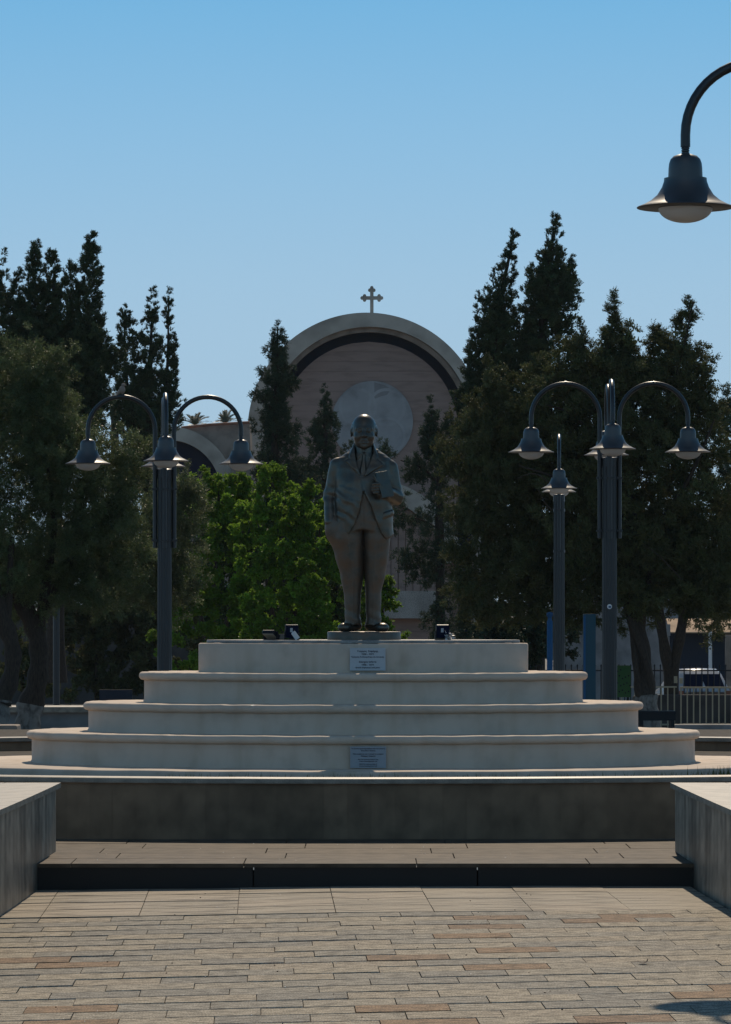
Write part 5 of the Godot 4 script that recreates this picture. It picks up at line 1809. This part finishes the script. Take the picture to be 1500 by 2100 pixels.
func sd_jacket(p: Vector3) -> float:
	var d := loft(p, TORSO, 2.25)
	if d > 0.16:
		return d - 0.085 if d > 0.25 else minf(d - 0.03, 0.10 + d * 0.3)
	# arms: the right one hangs and goes into the pocket, the left is bent across
	var arm := cap(p, Vector3(-0.192, 1.212, -0.012), Vector3(-0.246, 0.985, -0.022), 0.060, 0.050)
	arm = smin(arm, cap(p, Vector3(-0.247, 0.985, -0.022), Vector3(-0.243, 0.80, 0.072), 0.050, 0.043), 0.018)
	var arm2 := cap(p, Vector3(0.186, 1.198, -0.010), Vector3(0.231, 0.985, -0.004), 0.060, 0.054)
	arm2 = smin(arm2, cap(p, Vector3(0.232, 0.978, 0.0), Vector3(0.132, 1.030, 0.190), 0.056, 0.043), 0.016)
	arm2 = smax(arm2, (p - Vector3(0.134, 1.029, 0.188)).dot(Vector3(-0.45, 0.23, 0.86)), 0.006)
	var arms := minf(arm, arm2)
	if arms < 0.03:
		# rings of cloth round the elbows, gathers along the sleeves
		var s := sin(p.y * 95.0 + p.x * 40.0 + 3.0 * folds.get_noise_3dv(p * 6.0))
		var near := exp(-pow((p.y - 0.985) / 0.075, 2.0))
		arms += 0.0032 * s * near + 0.003 * folds.get_noise_3dv(p * Vector3(9, 5, 9))
	if d < 0.03:
		d += 0.0042 * folds.get_noise_3dv(Vector3(p.x * 7.0 + p.y * 3.0, p.y * 4.0 - p.x * 4.0, p.z * 5.0 + 7.0))
		var q := Vector2(p.x, p.y)
		if p.z > 0.0:
			if p.y > 1.11:
				var l := minf(poly_d(q, LAPEL_A), poly_d(q, LAPEL_B))
				d -= 0.010 * clampf(-l / 0.005 + 0.2, 0.0, 1.0)
				# notch and roll of the collar
				d += 0.005 * exp(-pow((l - 0.004) / 0.004, 2.0))
			elif p.y > 1.0:
				var line := p.x + 0.012 + (p.y - 1.07) * 0.16
				d += 0.005 * exp(-pow(line / 0.005, 2.0)) - 0.003 * smoothstep(0.03, 0.0, line) * smoothstep(-0.05, 0.0, line)
			if p.y < 0.92 and p.x > 0.1:
				d -= 0.009 * clampf(-poly_d(q, FLAP) / 0.004 + 0.2, 0.0, 1.0)
			# diagonal pulls from the button
			if p.y < 1.06 and p.y > 0.72 and p.x < 0.02:
				d += 0.0024 * sin((p.x * 0.75 + p.y) * 78.0 + 2.0 * folds.get_noise_2d(p.x * 8.0, p.y * 8.0)) * smoothstep(0.02, -0.12, p.x) * smoothstep(0.74, 0.84, p.y)
	# hem
	var hem := 0.690
	if p.x < -0.1:
		hem = 0.702 + (-0.1 - p.x) * 0.46
	elif p.x > 0.1:
		hem = 0.672 + maxf(0.0, p.x - 0.173) * 0.7
	d = smax(d, hem - p.y, 0.008)
	# openings in front
	if p.z > -0.02:
		var q := Vector2(p.x, p.y)
		if p.y < 1.03:
			d = smax(d, -poly_d(q, OPENING), 0.006)
		elif p.y > 1.12:
			d = smax(d, -maxf(poly_d(q, VEE), 0.03 - p.z), 0.005)
	# hollow for the neck
	d = maxf(d, -cap(p, Vector3(0, 1.30, -0.02), Vector3(0, 1.45, -0.012), 0.060, 0.072))
	return minf(smin(d, arm + (arms - minf(arm, arm2)), 0.012), smin(d, arm2 + (arms - minf(arm, arm2)), 0.012))


const SHIRT := [[1.08, 0.0, 0.0, 0.185, 0.137], [1.18, 0.0, -0.012, 0.17, 0.118], [1.26, 0.0, -0.018, 0.13, 0.095], [1.31, 0.0, -0.015, 0.082, 0.078], [1.352, 0.0, -0.008, 0.067, 0.070], [1.366, 0.0, -0.008, 0.065, 0.068]]
var TIE := PackedVector2Array([Vector2(-0.016, 1.305), Vector2(0.014, 1.305), Vector2(0.008, 1.268), Vector2(0.020, 1.15), Vector2(0.006, 1.10), Vector2(-0.032, 1.10), Vector2(-0.032, 1.16), Vector2(-0.011, 1.268)])
var COLLAR_A := PackedVector2Array([Vector2(-0.075, 1.39), Vector2(-0.066, 1.290), Vector2(-0.048, 1.247), Vector2(-0.004, 1.308), Vector2(-0.030, 1.39)])
var COLLAR_B := PackedVector2Array([Vector2(0.075, 1.39), Vector2(0.064, 1.290), Vector2(0.044, 1.247), Vector2(0.003, 1.308), Vector2(0.030, 1.39)])


func sd_shirt(p: Vector3) -> float:
	var d := loft(p, SHIRT, 2.0)
	if d < 0.03 and p.z > 0.0:
		var q := Vector2(p.x, p.y)
		d -= 0.007 * clampf(-minf(poly_d(q, COLLAR_A), poly_d(q, COLLAR_B)) / 0.004 + 0.2, 0.0, 1.0)
		d -= 0.010 * clampf(-poly_d(q, TIE) / 0.005 + 0.2, 0.0, 1.0)
		d -= 0.006 * maxf(0.0, 1.0 - Vector2((p.x + 0.001) / 0.016, (p.y - 1.288) / 0.02).length())
	return maxf(d, -cap(p, Vector3(0, 1.352, -0.012), Vector3(0, 1.42, -0.012), 0.052, 0.06))


const LEG_A := [[0.05, -0.082, -0.004, 0.060, 0.080], [0.126, -0.082, -0.006, 0.0555, 0.076], [0.27, -0.083, 0.0, 0.063, 0.084], [0.417, -0.087, 0.004, 0.085, 0.102], [0.567, -0.108, 0.010, 0.108, 0.124], [0.68, -0.126, 0.012, 0.133, 0.142], [0.80, -0.110, 0.008, 0.128, 0.150]]
const LEG_B := [[0.05, 0.072, -0.004, 0.057, 0.080], [0.126, 0.068, -0.006, 0.0535, 0.076], [0.285, 0.067, 0.0, 0.058, 0.084], [0.417, 0.078, 0.004, 0.078, 0.102], [0.567, 0.087, 0.010, 0.092, 0.120], [0.68, 0.088, 0.012, 0.104, 0.136], [0.80, 0.090, 0.008, 0.105, 0.142]]
const HIPS := [[0.74, -0.014, 0.008, 0.205, 0.146], [0.85, -0.006, 0.010, 0.200, 0.152], [1.0, -0.004, 0.012, 0.185, 0.145], [1.06, -0.004, 0.012, 0.175, 0.138]]


func sd_trousers(p: Vector3) -> float:
	var a := 9.0
	var b := 9.0
	if p.y < 0.9:
		a = loft(p, LEG_A)
		b = loft(p, LEG_B)
		if p.z > 0.0:
			var ca := -0.082 - 0.04 * smoothstep(0.35, 0.75, p.y)
			var cb := 0.070 + 0.02 * smoothstep(0.35, 0.75, p.y)
			a -= 0.009 * exp(-absf(p.x - ca) / 0.010) * smoothstep(0.80, 0.6, p.y)
			b -= 0.009 * exp(-absf(p.x - cb) / 0.010) * smoothstep(0.80, 0.6, p.y)
	var d := smin(a, b, 0.006)
	if p.y > 0.62:
		d = smin(d, loft(p, HIPS), 0.03)
		d = smin(d, ell(p, Vector3(-0.222, 0.755, 0.045), Vector3(0.066, 0.105, 0.080)), 0.03)
		if p.z > 0.0 and d < 0.03:
			# fly and the line between the thighs
			d += 0.006 * exp(-pow((p.x + 0.006) / 0.006, 2.0)) * smoothstep(1.0, 0.9, p.y)
	if d < 0.03:
		d += 0.0042 * folds.get_noise_3dv(Vector3(p.x * 8.0, p.y * 2.6, p.z * 7.0)) + 0.003 * sin(p.y * 70.0 + p.x * 30.0) * smoothstep(0.24, 0.08, p.y)
	return d


func sd_head(p: Vector3) -> float:
	var ax := absf(p.x)
	var m := Vector3(ax, p.y, p.z)
	var d := ell(p, Vector3(0, 1.487, -0.014), Vector3(0.089, 0.102, 0.106))
	d = smin(d, ell(p, Vector3(0, 1.424, 0.014), Vector3(0.074, 0.095, 0.084)), 0.03)
	d = smin(d, ell(p, Vector3(0, 1.376, 0.030), Vector3(0.060, 0.052, 0.060)), 0.025)
	d = smin(d, ell(m, Vector3(0.044, 1.420, 0.058), Vector3(0.028, 0.026, 0.030)), 0.02)
	d = smin(d, p.distance_to(Vector3(0, 1.350, 0.078)) - 0.020, 0.02)
	d = smin(d, cap(p, Vector3(0, 1.40, -0.022), Vector3(0, 1.27, -0.022), 0.058, 0.062), 0.03)
	d = smin(d, cap(m, Vector3(0.008, 1.482, 0.089), Vector3(0.050, 1.480, 0.070), 0.010, 0.009), 0.012)
	d = smax(d, -(m.distance_to(Vector3(0.034, 1.459, 0.110)) - 0.025), 0.010)
	d = smin(d, m.distance_to(Vector3(0.033, 1.460, 0.079)) - 0.0145, 0.004)
	# lids
	d = smin(d, cap(m, Vector3(0.020, 1.467, 0.091), Vector3(0.046, 1.466, 0.084), 0.0045, 0.004), 0.004)
	d = smin(d, cap(p, Vector3(0, 1.474, 0.090), Vector3(0, 1.428, 0.114), 0.009, 0.0145), 0.014)
	d = smin(d, m.distance_to(Vector3(0.014, 1.424, 0.100)) - 0.0095, 0.008)
	d = smin(d, cap(m, Vector3(0.0, 1.394, 0.096), Vector3(0.024, 1.388, 0.084), 0.0085, 0.005), 0.008)
	d = smin(d, cap(m, Vector3(0.0, 1.376, 0.094), Vector3(0.020, 1.380, 0.085), 0.0095, 0.006), 0.008)
	d = smax(d, -cap(m, Vector3(0.0, 1.385, 0.106), Vector3(0.024, 1.384, 0.092), 0.004, 0.003), 0.004)
	# folds from nose to mouth
	d = smax(d, -cap(m, Vector3(0.021, 1.418, 0.101), Vector3(0.034, 1.384, 0.088), 0.003, 0.003), 0.006)
	var ear := ell(m, Vector3(0.093, 1.456, -0.012), Vector3(0.011, 0.034, 0.021))
	ear = smax(ear, -ell(m, Vector3(0.101, 1.458, -0.006), Vector3(0.006, 0.020, 0.011)), 0.004)
	d = smin(d, ear, 0.006)
	# hair at the sides and the back
	if p.z < 0.05:
		var hair := ell(p, Vector3(0, 1.480, -0.020), Vector3(0.0945, 0.092, 0.110))
		hair += 0.0022 * sin(p.y * 260.0 + p.z * 120.0)
		hair = smax(hair, p.z - 0.030 + (p.y - 1.47) * 0.35, 0.006)
		hair = smax(hair, maxf(p.y - 1.548, 1.425 - p.y), 0.006)
		d = minf(d, hair)
	return d


const FINGERS := [[1.072, 0.068, 0.0105], [1.051, 0.063, 0.0108], [1.030, 0.065, 0.0105], [1.011, 0.073, 0.0095]]


func sd_hand(p: Vector3) -> float:
	var d := cap(p, Vector3(0.142, 1.025, 0.172), Vector3(0.120, 1.038, 0.215), 0.026, 0.028)
	d = smin(d, ell(p, Vector3(0.113, 1.042, 0.228), Vector3(0.026, 0.040, 0.024)), 0.014)
	for f in FINGERS:
		var y: float = f[0]
		var r: float = f[2]
		var tip: float = f[1]
		var a := Vector3(0.108, y, 0.244)
		var b := Vector3(0.083, y - 0.002, 0.262)
		var c := Vector3(tip - 0.001, y - 0.004, 0.254)
		var e := Vector3(tip + 0.006, y - 0.005, 0.234)
		var q := smin(cap(p, a, b, r * 1.1, r), cap(p, b, c, r, r * 0.95), 0.004)
		q = smin(q, cap(p, c, e, r * 0.95, r * 0.8), 0.004)
		d = smin(d, q, 0.004)
	var t := smin(cap(p, Vector3(0.118, 1.062, 0.216), Vector3(0.094, 1.092, 0.238), 0.0145, 0.0125), cap(p, Vector3(0.094, 1.092, 0.238), Vector3(0.072, 1.134, 0.242), 0.0125, 0.009), 0.005)
	return smin(d, t, 0.006)


func sd_shoe(p: Vector3) -> float:
	var d := cap(p * Vector3(1, 1.35, 1), Vector3(0.0, 0.046, -0.05), Vector3(0.0, 0.040, 0.10), 0.040, 0.046)
	d = smin(d, cap(p, Vector3(0, 0.06, -0.045), Vector3(0, 0.09, -0.045), 0.040, 0.036), 0.03)
	d = smax(d, -p.y, 0.004)
	var sole := maxf(loft(Vector3(p.x, p.y, p.z), [[0.0, 0, 0.024, 0.050, 0.125], [0.012, 0, 0.024, 0.050, 0.125]]), 0.0)
	return d


func build_statue() -> void:
	folds.seed = 77
	folds.frequency = 1.0
	folds.fractal_octaves = 2
	var st := thing("bronze_statue", "dark bronze statue of a bald suited man holding a book, one hand in his pocket", "statue", Vector3(-0.0105, 1.396, -28.5))
	var pl := MB.new()
	pl.lathe(PackedVector2Array([Vector2(0.268, -0.0595), Vector2(0.268, -0.004), Vector2(0.264, 0.0), Vector2(0.0, 0.0)]), Vector3.ZERO, 64)
	put("round_plinth", pl.commit(), M.trouser, st)
	put("jacket", net(sd_jacket, Vector3(-0.34, 0.62, -0.24), Vector3(0.34, 1.40, 0.27), 0.0066), M.bronze, st)
	put("shirt_and_tie", net(sd_shirt, Vector3(-0.10, 1.09, -0.02), Vector3(0.10, 1.38, 0.16), 0.005), M.bronze, st)
	put("trousers", net(sd_trousers, Vector3(-0.32, 0.03, -0.2), Vector3(0.24, 1.07, 0.21), 0.0068), M.trouser, st)
	put("head", net(sd_head, Vector3(-0.12, 1.27, -0.14), Vector3(0.12, 1.60, 0.135), 0.0038), M.face, st)
	put("hand", net(sd_hand, Vector3(0.04, 0.98, 0.13), Vector3(0.18, 1.155, 0.285), 0.0036), M.bronze, st)
	var shoe := net(sd_shoe, Vector3(-0.07, -0.005, -0.11), Vector3(0.07, 0.14, 0.16), 0.006)
	for s in [-1.0, 1.0]:
		var o := put("shoe", shoe, M.bronze, st, Vector3(-0.088 if s < 0 else 0.078, 0.0, 0.0))
		o.rotation.y = s * 0.62
	var v := Vector3(0.27, -0.95, 0.12).normalized()
	var u := Vector3(0.72, 0.34, -0.58)
	u = (u - v * u.dot(v)).normalized()
	var bs := Basis(u, -v, u.cross(-v))
	var tl := Vector3(0.076, 1.150, 0.232)
	var c := tl + u * 0.052 + v * 0.095
	var bk := MB.new()
	bk.box(c, Vector3(0.100, 0.184, 0.016), bs)
	var book := put("book", bk.commit(), M.bronze, st)
	var cv := MB.new()
	cv.box(c + bs.z * 0.0105, Vector3(0.106, 0.192, 0.005), bs, 0.001)
	cv.box(c - bs.z * 0.0105, Vector3(0.106, 0.192, 0.005), bs, 0.001)
	put("cover", cv.commit(), M.bronze, book)
	var bt := MB.new()
	bt.ball(Vector3(-0.006, 1.022, 0.183), Vector3(0.009, 0.009, 0.006), 10)
	put("button", bt.commit(), M.bronze, st)
